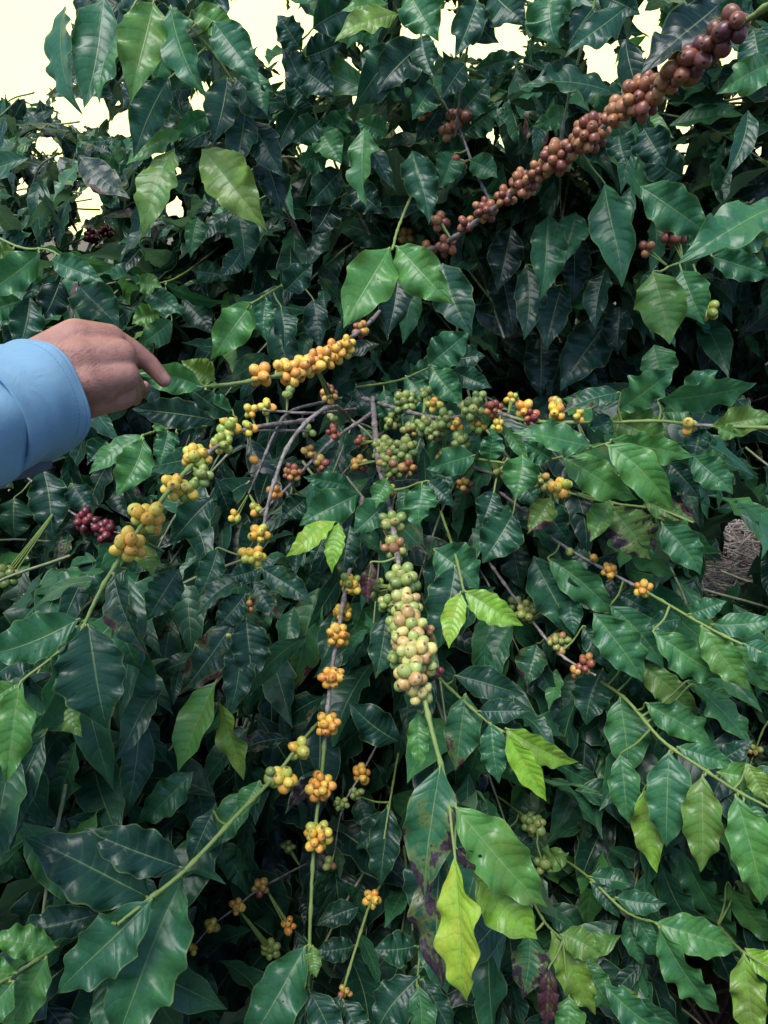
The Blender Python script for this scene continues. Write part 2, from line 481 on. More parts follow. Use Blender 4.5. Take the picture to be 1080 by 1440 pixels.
def cherries(mb, centers, dirs, radii, tints, seg=11):
    n = len(centers)
    D = unit(dirs)
    A = unit(np.cross(D, np.array([0.2, 0.5, 0.84])))
    B = np.cross(D, A)
    rr = np.sin(TH)
    zz = np.cos(TH) * 1.14
    zz[:2] -= 0.06
    zz[2:4] += 0.02
    a = np.linspace(0, 2 * math.pi, seg, endpoint=False)
    ca, sa = np.cos(a), np.sin(a)
    sq = 1 + rng.normal(0, 0.06, (n, 1, 1))
    V = (rr[None, :, None] * ca * sq)[..., None] * A[:, None, None] + (rr[None, :, None] * sa / sq)[..., None] * B[:, None, None] + (zz[None, :, None] + 0 * ca)[..., None] * D[:, None, None]
    V = centers[:, None, None] + V * np.asarray(radii)[:, None, None, None]
    pole = np.clip(np.degrees(TH) / 50.0, 0, 1)
    mb.grid(V, closed=True, pole=np.broadcast_to(pole[None, :, None], (n, len(TH), seg)).ravel(), rnd=rng.uniform(0, 1, n), tint=np.asarray(tints)[:, None, :])


PAL = {
    'O': [(0.593, 0.273, 0.045), (0.638, 0.336, 0.055), (0.570, 0.232, 0.045), (0.627, 0.383, 0.060)],
    'Y': [(0.638, 0.418, 0.055), (0.650, 0.371, 0.050), (0.593, 0.441, 0.070), (0.627, 0.313, 0.050), (0.376, 0.394, 0.060)],
    'M': [(0.616, 0.418, 0.060), (0.285, 0.336, 0.055), (0.194, 0.267, 0.045), (0.570, 0.348, 0.050), (0.410, 0.394, 0.070)],
    'G': [(0.165, 0.225, 0.055), (0.20, 0.26, 0.065), (0.13, 0.19, 0.05), (0.25, 0.28, 0.07)],
    'P': [(0.34, 0.37, 0.11), (0.42, 0.39, 0.12), (0.27, 0.33, 0.09), (0.46, 0.38, 0.12), (0.42, 0.27, 0.10)],
    'B': [(0.36, 0.16, 0.05), (0.26, 0.085, 0.045), (0.42, 0.22, 0.05), (0.20, 0.055, 0.04), (0.40, 0.27, 0.06)],
    'N': [(0.22, 0.25, 0.07), (0.36, 0.22, 0.06), (0.24, 0.12, 0.05), (0.18, 0.23, 0.055), (0.26, 0.27, 0.07), (0.16, 0.21, 0.05)],
    'C': [(0.235, 0.085, 0.038), (0.28, 0.115, 0.045), (0.185, 0.058, 0.034), (0.32, 0.15, 0.06), (0.15, 0.042, 0.030)],
    'T': [(0.11, 0.030, 0.024), (0.075, 0.020, 0.022), (0.16, 0.050, 0.030)],
    'D': [(0.085, 0.012, 0.018), (0.120, 0.016, 0.022), (0.060, 0.010, 0.016)],
    'R': [(0.16, 0.030, 0.030), (0.24, 0.060, 0.035), (0.12, 0.022, 0.028), (0.34, 0.10, 0.05)],
}


def pack(c, axis, n, r, seed):
    """n cherries of radius r crowded round a node"""
    g = np.random.default_rng(seed)
    ax = unit(axis)
    p = unit(g.normal(0, 1, (n, 3))) * r * 1.5
    p = p + (p @ ax)[:, None] * ax * g.uniform(0.0, 0.6)
    for it in range(90):
        d = p[:, None] - p[None]
        m = np.linalg.norm(d, axis=-1) + np.eye(n)
        push = np.clip(1.74 * r - m, 0, None) * (1 - np.eye(n))
        p = p + 0.35 * (d / m[..., None] * push[..., None]).sum(1)
        t = p @ ax
        q = p - t[:, None] * ax
        l = np.linalg.norm(q, axis=1, keepdims=True)
        q = q * (1 + np.clip(1.15 * r - l, 0, None) / (l + 1e-9) * 0.5)
        p = q * (1 - 0.035) + (t * (1 - (0.05 if n < 18 else 0.035)))[:, None] * ax
    return p


# ------------------------------------------------------------------ what the filler foliage must leave open
ZB = np.full((480, 360), 9.0)          # nearest traced surface, 4 photo pixels to a cell, margin of 240 px
ZM = 240


def splat(pts, w=1):
    x, y, d = proj(pts.reshape(-1, 3))
    i, j = ((y + ZM) / 4).astype(int), ((x + ZM) / 4).astype(int)
    for a in range(-w, w + 1):
        for b in range(-w, w + 1):
            ii, jj = i + a, j + b
            ok = (ii >= 0) & (ii < 480) & (jj >= 0) & (jj < 360) & (d > 0.1)
            np.minimum.at(ZB, (ii[ok], jj[ok]), d[ok])


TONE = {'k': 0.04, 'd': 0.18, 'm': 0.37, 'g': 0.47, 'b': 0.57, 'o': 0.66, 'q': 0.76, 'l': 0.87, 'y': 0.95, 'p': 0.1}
SPECIAL = {'l': 'lime green young leaf', 'y': 'yellowing leaf', 'p': 'withered purple brown leaf', 'q': 'yellow green leaf', 'b': 'bright green leaf'}
lf_seed = [100]


def hero_leaf(branch, poly_px, poly3, spec):
    bx, by, tx, ty, w = spec[:5]
    kw = spec[5] if len(spec) > 5 else {}
    t = kw.get('t', 'd')
    dd = kw.get('dd', -0.015)
    k = np.argmin((poly_px[:, 0] - bx) ** 2 + (poly_px[:, 1] - by) ** 2)
    d0 = poly_px[k, 2] + kw.get('o', -0.004)
    p0, p1 = P(bx, by, d0), P(tx, ty, d0 + dd)
    axis = p1 - p0
    L = np.linalg.norm(axis)
    A = axis / L
    wm = w / FPX * (d0 + dd / 2)
    W = max(wm, kw.get('asp', 0.39) * L)
    roll = math.acos(min(1.0, wm / W)) * kw.get('s', 1)
    view = unit(CAMP - (p0 + p1) / 2)
    Nn = unit(view - A * (view @ A))
    if kw.get('flip'):
        Nn = -Nn
    S = np.cross(A, Nn)
    Nn = Nn * math.cos(roll) + S * math.sin(roll)
    lf_seed[0] += 1
    sd = lf_seed[0]
    g = np.random.default_rng(sd)
    dead = t == 'p'
    G = leaf_grid(p0, A, Nn, L, W, 34, 12, bow=kw.get('bow', g.uniform(0.03, 0.09)), side=kw.get('c', g.normal(0, 0.025)),
                  fold=kw.get('fold', g.uniform(0.08, 0.30)) if not dead else 0.9, wave=kw.get('wave', g.uniform(0.20, 0.44) if t not in 'ly' else 0.14) * (2.2 if dead else 1) * max(0.45, math.cos(roll)),
                  tipc=kw.get('tip', g.uniform(0.0, 0.12)), seed=sd, puff=0.10, twist=kw.get('tw', g.normal(0, 0.5)))
    mb = MB()
    mb.grid(G, tone=TONE[t] + (0.07 if bx > 700 and by > 540 and t in 'dmg' else 0.03 if t in 'dm' else 0) + g.normal(0, 0.03), burn=1.0 if dead else kw.get('burn', 0.15 if g.random() < 0.25 else 0.0), rnd=g.random())  # lower right leaves lightened to imitate stronger light; dark tones raised for contrast
    q = poly3[k]
    if np.linalg.norm(q - p0) < 0.07:
        pts = [q, (q + p0) / 2 + A * 0.003, p0, p0 + A * L * 0.12 + Nn * 0.0005]
        tube(mb, pts, [0.0016, 0.0013, 0.0012, 0.0006], 0.0, 6, 10, mat=1)
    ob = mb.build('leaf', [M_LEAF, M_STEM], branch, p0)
    if t in SPECIAL:
        ob['label'] = SPECIAL[t]
    elif kw.get('burn', 0) > 0.55:
        ob['label'] = 'green leaf with scorched purple brown patches'
    splat(G)


cl_seed = [500]


def hero_cluster(branch, poly_px, poly3, spec):
    x, y, n, cr, pal = spec[:5]
    k = int(np.argmin((poly_px[:, 0] - x) ** 2 + (poly_px[:, 1] - y) ** 2))
    d = poly_px[k, 2] + (spec[5] if len(spec) > 5 else 0.0)
    ax = unit(poly3[min(k + 1, len(poly3) - 1)] - poly3[max(k - 1, 0)])
    c = P(x, y, d)
    r = cr / FPX * d * (0.92 if pal in 'OYM' else 0.96)
    cl_seed[0] += 1
    g = np.random.default_rng(cl_seed[0])
    p = pack(c, ax, n, r, cl_seed[0])
    out = p - (p @ ax)[:, None] * ax * 0.6
    out = unit(unit(out) + g.normal(0, 0.33, p.shape))
    cols = np.array(PAL[pal])
    tint = cols[g.integers(0, len(cols), n)] * g.uniform(0.85, 1.12, (n, 1))
    rad = r * g.uniform(0.80, 1.10, n)
    if pal in 'BNR':
        rad *= g.uniform(0.78, 1.0, n)
    mb = MB()
    cherries(mb, c + p, out, rad, tint)
    q = poly3[k]
    for i in range(n):                                     # short stalks to the node
        a = c + p[i] - out[i] * rad[i] * 0.9
        tube(mb, [q + (a - q) * 0.1, (a + q) / 2, a], [0.0011, 0.001, 0.001], 0.2, 5, 5, mat=1)
    mb.build('cherry_cluster', [M_CHERRY, M_STEM], branch, c)
    splat(c + p, 2)


def branch(shrub, name, pts, rad, bark, leaves=(), clusters=(), label=None, knots=0.045):
    px = np.array(pts, float)
    n = 14 * len(px)
    pp = catmull(px, n)
    p3 = np.array([P(*q) for q in pp])
    mb = MB()
    tube(mb, [P(*q) for q in px], [r * 0.86e-3 for r in rad], bark, 9, n, knots=knots, wob=0.00012)
    b = mb.build(name, M_STEM, shrub, p3[0])
    if label:
        b['label'] = label
    splat(p3, 1)
    for s in leaves:
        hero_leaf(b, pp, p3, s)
    for s in clusters:
        hero_cluster(b, pp, p3, s)
    return b


# ------------------------------------------------------------------ ground
def ground():
    mb = MB()
    xs = np.concatenate([np.linspace(-400, -12, 12), np.linspace(-8, 8, 81), np.linspace(12, 400, 12)])
    ys = np.concatenate([np.linspace(-400, -6, 10), np.linspace(-4, 10, 71), np.linspace(14, 400, 12)])
    X, Y = np.meshgrid(xs, ys, indexing='xy')
    near = np.exp(-((X / 9) ** 2 + ((Y - 3) / 9) ** 2))
    Z = near * (0.03 * np.sin(X * 3.1 + Y) + 0.025 * np.sin(Y * 4.3 - X * 1.7) + rng.normal(0, 0.008, X.shape))
    mb.grid(np.stack([X, Y, Z], -1))
    o = mb.build('ground', M_SOIL)
    o['kind'] = 'structure'
    mb = MB()                                              # dry twigs and fallen leaves under the shrubs
    for i in range(3800):
        x, y = (random.uniform(0.25, 2.6), random.uniform(0.7, 4.2)) if i % 5 else (random.uniform(-2.5, 2.5), random.uniform(0.5, 4.5))
        a, l = random.uniform(0, 6.28), random.uniform(0.08, 0.38)
        z0, z1 = random.uniform(0.02, 0.08), random.uniform(0.02, 0.14)
        d = np.array([math.cos(a) * l, math.sin(a) * l, z1 - z0])
        p = np.array([x, y, z0])
        m = p + d / 2 + np.array([random.gauss(0, .02), random.gauss(0, .02), 0.02])
        tube(mb, [p, m, p + d], [0.0042, 0.0034, 0.0016] if i % 3 == 0 else [0.0022, 0.0018, 0.001], 1.0, 5, 7, mat=0)
    n = 2600
    x, y = rng.uniform(-2.5, 2.8, n), rng.uniform(0.4, 4.8, n)
    an = rng.uniform(0, 6.28, n)
    A = np.stack([np.cos(an), np.sin(an), rng.normal(0, .2, n)], -1)
    G = leaf_grid(np.stack([x, y, rng.uniform(0.03, 0.07, n)], -1), A, np.stack([rng.normal(0, .3, n), rng.normal(0, .3, n), np.ones(n)], -1),
                  rng.uniform(.06, .12, n), rng.uniform(.025, .05, n), 8, 4, bow=rng.normal(0, .15, n), fold=rng.uniform(0, .8, n), wave=.4, seed=5)
    mb.grid(G, mat=1)
    o = mb.build('leaf_litter', [M_TWIG, M_DEADLEAF])
    o['label'], o['category'], o['kind'] = 'dry twigs and fallen brown leaves on the soil', 'leaf litter', 'stuff'


ground()

# ------------------------------------------------------------------ the shrubs
def on_ground(x, y, d):
    p = P(x, y, d)
    return (p[0], p[1], 0.0)


GR = 'coffee shrubs of the plantation row'
SA = thing('coffee_shrub', 'coffee shrub with hanging branches of yellow and green cherries, one held by the hand', 'coffee shrub', on_ground(520, 720, 2.05), GR)
SB = thing('coffee_shrub', 'tall coffee shrub with coppery red cherries on a long branch against the sky', 'coffee shrub', on_ground(640, 300, 1.75), GR)
SL = thing('coffee_shrub', 'dark coffee shrub behind the hand, with a few deep red cherries and bright sky above', 'coffee shrub', on_ground(-60, 600, 2.1), GR)
SR = thing('coffee_shrub', 'farther coffee shrub beyond the bare twig-strewn ground, at the edge of the photo', 'coffee shrub', on_ground(1330, 600, 2.5), GR)


def trunk(shrub, pts, r0):
    mb = MB()
    b = world_loc(shrub)
    tube(mb, [b + np.array(p) for p in pts], [r0, r0 * .8, r0 * .55, r0 * .25], 1.0, 12, 40, knots=0.07, wob=.0015)
    mb.build('trunk', M_STEM, shrub, b)


trunk(SA, [(0, 0, -.05), (.02, -.02, .4), (-.03, -.04, .75), (-.02, -.1, 1.0)], .024)
trunk(SB, [(0, 0, -.05), (-.03, .02, .5), (.03, .0, 1.1), (0, -.06, 1.75)], .026)
trunk(SL, [(0, 0, -.05), (.03, .02, .5), (.0, .03, 1.0), (.05, 0, 1.6)], .026)
trunk(SR, [(0, 0, -.05), (.03, .02, .5), (.0, .03, 1.0), (.05, 0, 1.6)], .026)

FB, LT, WB = 'fruiting_branch', 'leafy_twig', 'bare_branch'
B = branch
# --- held branch
B(SA, FB, [(222, 540, .70), (262, 545, .73), (352, 536, .79), (430, 514, .86), (510, 462, .99), (545, 425, 1.2)], [1.8, 2, 2.3, 2.6, 3, 3.5], [0, 0, 0, .6, 1, 1],
  [(302, 533, 255, 507, 44, dict(t='o', fold=.5)), (285, 545, 190, 522, 44, dict(t='g', dd=-.02, fold=.5, wave=.4, o=-.03)),
   (262, 545, 330, 590, 0.1 + 30, dict(t='d')), (300, 590, 185, 575, 44, dict(t='k', o=.03)), (290, 560, 302, 590, 14, dict(t='g'))],
  [(367, 527, 6, 9, 'O'), (404, 521, 11, 8.5, 'O'), (422, 517, 10, 7.8, 'O'), (437, 512, 18, 7.6, 'O'), (455, 503, 12, 7.4, 'O'), (470, 494, 14, 7, 'O'), (488, 487, 10, 6.6, 'Y'), (507, 463, 9, 6, 'B'), (462, 553, 14, 5.4, 'B', .08)],
  'branch of orange yellow cherries held by the hand')
# --- branch of big yellow cherries ending in broad leaves
B(SA, FB, [(440, 590, 1.05), (345, 604, .96), (300, 632, .90), (262, 662, .85), (210, 725, .78), (180, 768, .75), (143, 828, .735), (116, 884, .725)], [3.5, 3, 2.8, 2.8, 2.6, 2.5, 2.4, 2.2],
  [1, 1, .8, .3, 0, 0, 0, 0],
  [(124, 878, 150, 1026, 96, dict(t='d', burn=.3, fold=.12, wave=.15)), (112, 870, -28, 922, 66, dict(t='m', burn=.25, wave=.25)), (108, 880, 30, 1048, 52, dict(t='m', s=-1, fold=.45, burn=.35)),
   (160, 805, 207, 922, 42, dict(t='d', burn=.6, fold=.6)), (252, 800, 206, 873, 50, dict(t='d', o=.07)), (180, 800, 112, 836, 34, dict(t='d', o=.02)), (230, 775, 165, 800, 36, dict(t='d', o=.05)),
   (195, 765, 215, 812, 32, dict(t='o', o=.03)), (327, 577, 277, 566, 34, dict(t='m', asp=.55)), (72, 984, 116, 1037, 36, dict(t='o', o=.04)),
   (30, 958, 8, 1102, 52, dict(t='b', o=-.04, burn=.2)), (25, 960, -40, 1010, 40, dict(t='b', o=-.02)), (60, 905, -20, 960, 40, dict(t='d', burn=.4, o=.03))],
  [(375, 572, 6, 6.6, 'Y'), (352, 579, 5, 6, 'Y'), (349, 602, 5, 6.5, 'Y'), (322, 600, 8, 8, 'M'), (311, 624, 9, 7.4, 'M'), (277, 645, 14, 8.6, 'M'), (284, 670, 7, 8, 'G'),
   (243, 684, 8, 9.2, 'Y'), (264, 690, 7, 8.8, 'M'), (208, 728, 15, 10.2, 'Y'), (180, 766, 11, 11, 'Y', -.01)], 'long branch of large yellow cherries above two broad leaves')
# --- arching grey branch
B(SA, FB, [(500, 600, 1.35), (474, 573, 1.06), (440, 586, 1.0), (405, 628, .97), (382, 690, .95), (369, 748, .94), (357, 790, .92), (351, 842, .91), (342, 885, .90)], [3.6, 3.4, 3.3, 3, 2.7, 2.3, 2, 1.8, 1.6],
  [1, 1, 1, 1, 1, .6, 0, 0, 0],
  [(352, 808, 273, 868, 30, dict(t='d', burn=.5)), (354, 815, 396, 874, 32, dict(t='d', burn=.6)), (366, 798, 441, 850, 38, dict(t='d', burn=.5, s=-1)), (346, 835, 304, 885, 40, dict(t='d')),
   (332, 872, 252, 978, 54, dict(t='d', burn=.65, wave=.3)), (346, 868, 352, 962, 56, dict(t='d', wave=.25)), (334, 890, 322, 1006, 46, dict(t='d')), (304, 958, 250, 1086, 46, dict(t='b', o=-.02)),
   (308, 985, 342, 1098, 28, dict(t='o', o=-.01)), (306, 770, 278, 842, 38, dict(t='d', burn=.4)), (362, 800, 320, 812, 30, dict(t='d')), (300, 700, 238, 765, 50, dict(t='d', o=.08))],
  [(363, 751, 11, 7, 'Y'), (355, 783, 12, 7.4, 'Y'), (348, 852, 7, 5.4, 'B'), (322, 890, 8, 5.5, 'M')], 'grey arching branch with yellow cherries near its leafy end')
B(SA, WB, [(480, 560, 1.25), (410, 578, 1.1), (385, 612, 1.08), (365, 660, 1.08), (350, 694, 1.1)], [3, 2.6, 2.4, 2.1, 1.8], 1, clusters=[(332, 727, 4, 6, 'Y', -.05), (362, 716, 5, 6, 'Y', -.06)])
B(SA, WB, [(500, 575, 1.15), (440, 581, 1.02), (385, 578, .99), (350, 576, .97)], [2.4, 2.1, 1.8, 1.5], 1, clusters=[(405, 555, 3, 7, 'G')])
B(SA, WB, [(440, 612, 1.06), (425, 606, 1.03), (355, 606, .99), (320, 612, .95)], [2.2, 2, 1.7, 1.5], 1, clusters=[(435, 606, 3, 6, 'G'), (355, 640, 1, 7, 'O')])
# --- pale diagonal branch with browning cherries
B(SA, FB, [(530, 575, 1.25), (507, 592, 1.12), (470, 617, 1.08), (435, 652, 1.05), (400, 690, 1.04), (365, 722, 1.03)], [3.5, 3, 2.8, 2.5, 2.1, 1.8], 1,
  [(494, 687, 426, 670, 30, dict(t='m', o=-.04)), (505, 694, 420, 738, 52, dict(t='m', o=-.06)), (472, 733, 402, 783, 30, dict(t='l', o=-.1)), (476, 735, 466, 806, 28, dict(t='l', o=-.1)),
   (492, 738, 482, 815, 40, dict(t='d', o=-.04, burn=.5)), (455, 755, 438, 790, 24, dict(t='d', o=-.05)), (430, 700, 395, 730, 36, dict(t='d', o=.03))],
  [(469, 609, 7, 6, 'R'), (435, 636, 6, 6, 'B'), (451, 653, 7, 6, 'B'), (412, 666, 13, 5.8, 'B'), (385, 692, 6, 6, 'O'), (468, 590, 3, 6, 'G')])
# --- hanging branch strung with orange clusters
B(SA, FB, [(510, 700, 1.12), (494, 790, 1.0), (484, 840, .98), (475, 893, .965), (465, 952, .95), (459, 1018, .93), (451, 1100, .92), (442, 1180, .90), (437, 1280, .88), (433, 1395, .87)],
  [4, 3.3, 3.3, 3.2, 3, 2.8, 2.6, 2.5, 2.4, 2.2], [1, 1, 1, 1, 1, .7, 0, 0, 0, 0],
  [(430, 1330, 335, 1485, 72, dict(t='m', dd=-.04)), (434, 1390, 475, 1490, 46, dict(t='d')), (426, 1392, 392, 1470, 44, dict(t='m')), (455, 1090, 405, 1140, 26, dict(t='p', o=.04)),
   (560, 1042, 490, 986, 52, dict(t='d', o=.05)), (440, 1330, 445, 1375, 24, dict(t='o'))],
  [(493, 822, 14, 6.8, 'M'), (482, 862, 12, 6.2, 'Y', .02), (476, 893, 18, 6.8, 'O', -.01), (467, 953, 15, 7, 'O', -.01), (460, 1018, 15, 7.4, 'O', -.01), (452, 1106, 18, 7.6, 'O', -.01), (446, 1176, 19, 8, 'Y', -.01)],
  'hanging branch strung with round clusters of orange yellow cherries')
# --- green shoot to the broad lower leaves
B(SA, FB, [(462, 1000, 1.0), (425, 1042, .90), (386, 1092, .86), (330, 1150, .80), (262, 1222, .75), (205, 1268, .72), (165, 1300, .70)], [2.2, 2.2, 2.4, 2.6, 2.6, 2.2, 1.6], [.4, 0, 0, 0, 0, 0, 0],
  [(256, 1220, 118, 1165, 64, dict(t='d', burn=.3, fold=.3)), (210, 1262, 34, 1176, 88, dict(t='d', burn=.15, o=.015)), (214, 1264, 76, 1400, 78, dict(t='m', burn=.3, o=-.005)),
   (256, 1236, 158, 1480, 104, dict(t='m', o=.02, dd=-.05)), (140, 1284, 15, 1318, 46, dict(t='d', o=.04)), (350, 1110, 290, 1200, 44, dict(t='m', o=.06, burn=.3)), (365, 1098, 338, 1150, 30, dict(t='g')),
   (272, 1085, 190, 1160, 46, dict(t='m', o=.08, burn=.4)), (300, 1140, 265, 1215, 40, dict(t='d', o=.06))],
  [(421, 1054, 6, 9, 'M'), (398, 1096, 8, 9, 'Y'), (376, 1088, 2, 9, 'G')], 'green shoot with yellow cherries and broad glossy leaves')
B(SA, LT, [(82, 1330, .72), (20, 1370, .68), (-60, 1415, .64)], [1.8, 2, 2.4], 0,
  [(80, 1332, -20, 1322, 44, dict(t='b')), (66, 1345, 0, 1462, 50, dict(t='b', s=-1)), (25, 1368, -60, 1360, 40, dict(t='b')), (20, 1380, -40, 1450, 46, dict(t='g'))])
# --- the heavy green branch down the middle
B(SA, FB, [(524, 560, 1.25), (528, 610, 1.12), (532, 650, 1.05), (546, 705, .98), (556, 762, .92), (566, 832, .84), (578, 900, .78), (596, 978, .74), (608, 1030, .72), (624, 1090, .71), (632, 1130, .70)],
  [5, 4.6, 4.2, 3.8, 3.4, 3.2, 3, 2.8, 2.6, 2.3, 1.8], [1, 1, 1, 1, 1, 1, .9, .4, .2, 0, 0],
  [(546, 702, 496, 750, 44, dict(t='m')), (592, 678, 592, 748, 46, dict(t='m', o=-.05)), (600, 676, 637, 712, 32, dict(t='d', o=-.04)), (545, 672, 528, 715, 30, dict(t='g', o=-.05)),
   (522, 790, 518, 850, 24, dict(t='p')), (545, 862, 528, 955, 44, dict(t='d', burn=.45, o=.1)), (588, 1000, 592, 1082, 32, dict(t='g', o=.04)),
   (619, 1076, 597, 1264, 74, dict(t='m', burn=.72, asp=.38)), (640, 1134, 771, 1280, 78, dict(t='o', burn=.38, o=-.02, fold=.3)), (640, 1206, 646, 1416, 56, dict(t='y', o=-.05, wave=.30, c=-.10, tip=.2, tw=.2)),
   (668, 1234, 757, 1322, 66, dict(t='q', o=-.01, asp=.55)), (622, 1195, 620, 1392, 62, dict(t='d', burn=.85, o=.02)), (596, 1195, 590, 1296, 52, dict(t='d', o=.05)), (640, 1190, 694, 1228, 26, dict(t='p', o=-.02)),
   (600, 1290, 630, 1400, 48, dict(t='m', o=.06))],
  [(505, 652, 10, 5.5, 'B', .06), (508, 622, 8, 5, 'R', .05), (540, 632, 22, 6.6, 'G'), (570, 632, 20, 6.8, 'G', -.02), (545, 650, 12, 6.6, 'N', -.03), (570, 848, 12, 9, 'P', -.01), (545, 850, 8, 7, 'G', .03), (570, 900, 12, 9.6, 'P', .01), (560, 880, 10, 8.5, 'G', .03), (598, 935, 8, 9, 'P', .0), (553, 662, 14, 6.6, 'N'), (574, 658, 9, 6, 'B'), (545, 690, 8, 6, 'B'), (552, 735, 10, 8, 'G'), (556, 772, 12, 8, 'N'), (566, 815, 14, 9.3, 'G', -.01),
   (530, 828, 12, 6.6, 'G', .06), (574, 878, 18, 9.8, 'P', -.01), (584, 916, 18, 10, 'P', -.015), (578, 952, 10, 11, 'P', -.015), (592, 975, 6, 9, 'P'), (560, 925, 10, 7, 'G', .05), (600, 890, 7, 7, 'N', .02), (612, 945, 5, 7.5, 'R', .03)],
  'thick branch heavy with pale green cherries, ending in yellow and scorched leaves')
# --- twig with the lower lime pair
B(SA, LT, [(600, 935, 1.0), (640, 975, .88), (690, 1018, .83), (716, 1034, .82)], [2, 2, 1.8, 1.4], 0,
  [(640, 950, 738, 978, 46, dict(t='d', o=-.02)), (655, 975, 640, 1085, 52, dict(t='m', burn=.55)), (690, 1016, 702, 1102, 40, dict(t='m')), (672, 1000, 742, 1000, 34, dict(t='d')),
   (711, 1024, 814, 1074, 40, dict(t='l', o=-.03)), (713, 1030, 768, 1128, 36, dict(t='l', o=-.04)), (712, 1035, 760, 1095, 60, dict(t='m', o=.05)), (690, 1020, 750, 1050, 40, dict(t='d', o=.03))])
# --- twig with the middle lime pair
B(SA, LT, [(620, 720, 1.1), (640, 780, .93), (652, 830, .84)], [2, 2, 1.6], 0,
  [(640, 795, 617, 912, 64, dict(t='d')), (610, 772, 674, 830, 62, dict(t='m', o=-.03, asp=.6)), (648, 832, 631, 912, 34, dict(t='l', o=-.04)), (653, 831, 736, 880, 42, dict(t='l', o=-.04)),
   (632, 770, 598, 850, 40, dict(t='d', o=.05))])
# --- bright pair above the dark hollow
B(SB, LT, [(585, 260, 1.25), (562, 315, 1.0), (552, 350, .88)], [2.4, 2, 1.6], [.6, 0, 0],
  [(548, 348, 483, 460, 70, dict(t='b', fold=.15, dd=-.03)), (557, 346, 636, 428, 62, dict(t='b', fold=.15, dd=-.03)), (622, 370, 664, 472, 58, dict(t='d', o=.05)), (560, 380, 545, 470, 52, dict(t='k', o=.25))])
# --- spray in the hollow
B(SA, LT, [(500, 545, 1.35), (560, 535, 1.18), (606, 516, 1.08)], [2.4, 2, 1.6], [.5, 0, 0],
  [(602, 515, 660, 465, 50, dict(t='m')), (608, 517, 652, 570, 40, dict(t='g')), (570, 528, 620, 592, 44, dict(t='m')), (500, 540, 545, 590, 52, dict(t='d')), (575, 530, 640, 500, 30, dict(t='d')),
   (625, 505, 682, 500, 44, dict(t='d', o=.05)), (635, 520, 692, 545, 32, dict(t='d', o=.02)), (540, 548, 555, 605, 44, dict(t='m')), (500, 555, 480, 580, 30, dict(t='d'))])
# --- branch running to the right edge
B(SA, FB, [(510, 560, 1.3), (560, 575, 1.15), (620, 588, 1.05), (690, 580, 1.0), (745, 592, .97), (840, 594, .93), (925, 592, .90), (985, 598, .86), (1090, 602, .82)], [4, 3.4, 3, 2.7, 2.4, 2.2, 2.1, 2.4, 2.4],
  [1, 1, 1, .9, .3, 0, 0, .6, .1],
  [(868, 578, 950, 518, 48, dict(t='m', asp=.55)), (872, 552, 790, 580, 32, dict(t='d', burn=.6, o=-.01)), (925, 562, 1066, 540, 44, dict(t='m', wave=.3)), (858, 588, 946, 630, 62, dict(t='o', burn=.5, o=.02)),
   (1000, 600, 1092, 588, 42, dict(t='o', burn=.45)), (838, 582, 856, 612, 30, dict(t='d')), (1010, 602, 1040, 612, 24, dict(t='o')), (930, 580, 990, 570, 36, dict(t='m', o=.04)), (985, 600, 975, 650, 36, dict(t='d', o=.05)),
   (960, 560, 1010, 520, 34, dict(t='m', o=.06))],
  [(570, 566, 18, 6.2, 'G'), (600, 600, 18, 6.6, 'G'), (576, 606, 8, 6, 'N'), (628, 590, 12, 6.4, 'G'), (661, 574, 16, 7, 'G', -.02), (643, 596, 5, 6, 'O'), (648, 622, 8, 6.6, 'G'), (653, 646, 12, 5.8, 'B'),
   (694, 575, 12, 6.6, 'B'), (737, 575, 6, 7, 'O'), (748, 588, 9, 6.4, 'R'), (783, 578, 10, 7, 'Y'), (970, 598, 3, 8, 'Y'), (778, 568, 5, 6, 'B', .02), (600, 555, 8, 6, 'G', .05), (614, 606, 12, 6, 'N'), (672, 598, 8, 6, 'M'), (552, 592, 10, 6, 'G', .02), (625, 640, 9, 6, 'N', .03), (700, 598, 6, 5.6, 'Y'), (672, 560, 6, 6, 'G', .03), (815, 585, 4, 6, 'Y'), (720, 560, 5, 5.5, 'M', .05), (610, 570, 6, 6, 'Y')],
  'long branch of green and browning cherries running out past scorched leaves')
B(SA, LT, [(640, 640, 1.08), (720, 652, .95), (780, 645, .90), (852, 624, .85)], [2, 1.8, 1.7, 1.4], 0,
  [(832, 627, 722, 606, 42, dict(t='m')), (852, 625, 952, 718, 56, dict(t='b', o=-.02, c=-.06)), (858, 618, 976, 642, 44, dict(t='g', o=0)), (790, 642, 897, 704, 52, dict(t='g')), (735, 640, 724, 702, 52, dict(t='m', asp=.6)),
   (690, 650, 694, 602, 34, dict(t='m')), (668, 640, 600, 660, 42, dict(t='m', o=-.04)), (775, 645, 735, 620, 36, dict(t='m')), (640, 640, 625, 705, 34, dict(t='d'))],
  label='twig of broad light green leaves')
B(SA, FB, [(620, 640, 1.15), (680, 662, 1.03), (760, 684, .96), (812, 696, .92)], [2.6, 2.4, 2.1, 1.6], [1, 1, .4, .1],
  [(695, 690, 675, 742, 40, dict(t='d', o=-.02)), (722, 720, 678, 792, 62, dict(t='d', o=-.02)), (858, 704, 830, 762, 36, dict(t='o', burn=.5)), (775, 700, 742, 750, 38, dict(t='o', burn=.7)), (720, 665, 760, 715, 40, dict(t='d', o=.04)),
   (760, 705, 800, 760, 44, dict(t='d', o=.05))],
  [(763, 677, 8, 7.4, 'N'), (790, 686, 9, 7.8, 'Y'), (706, 660, 10, 6.4, 'G'), (654, 682, 8, 6, 'B'), (880, 665, 4, 6, 'M', .02)])
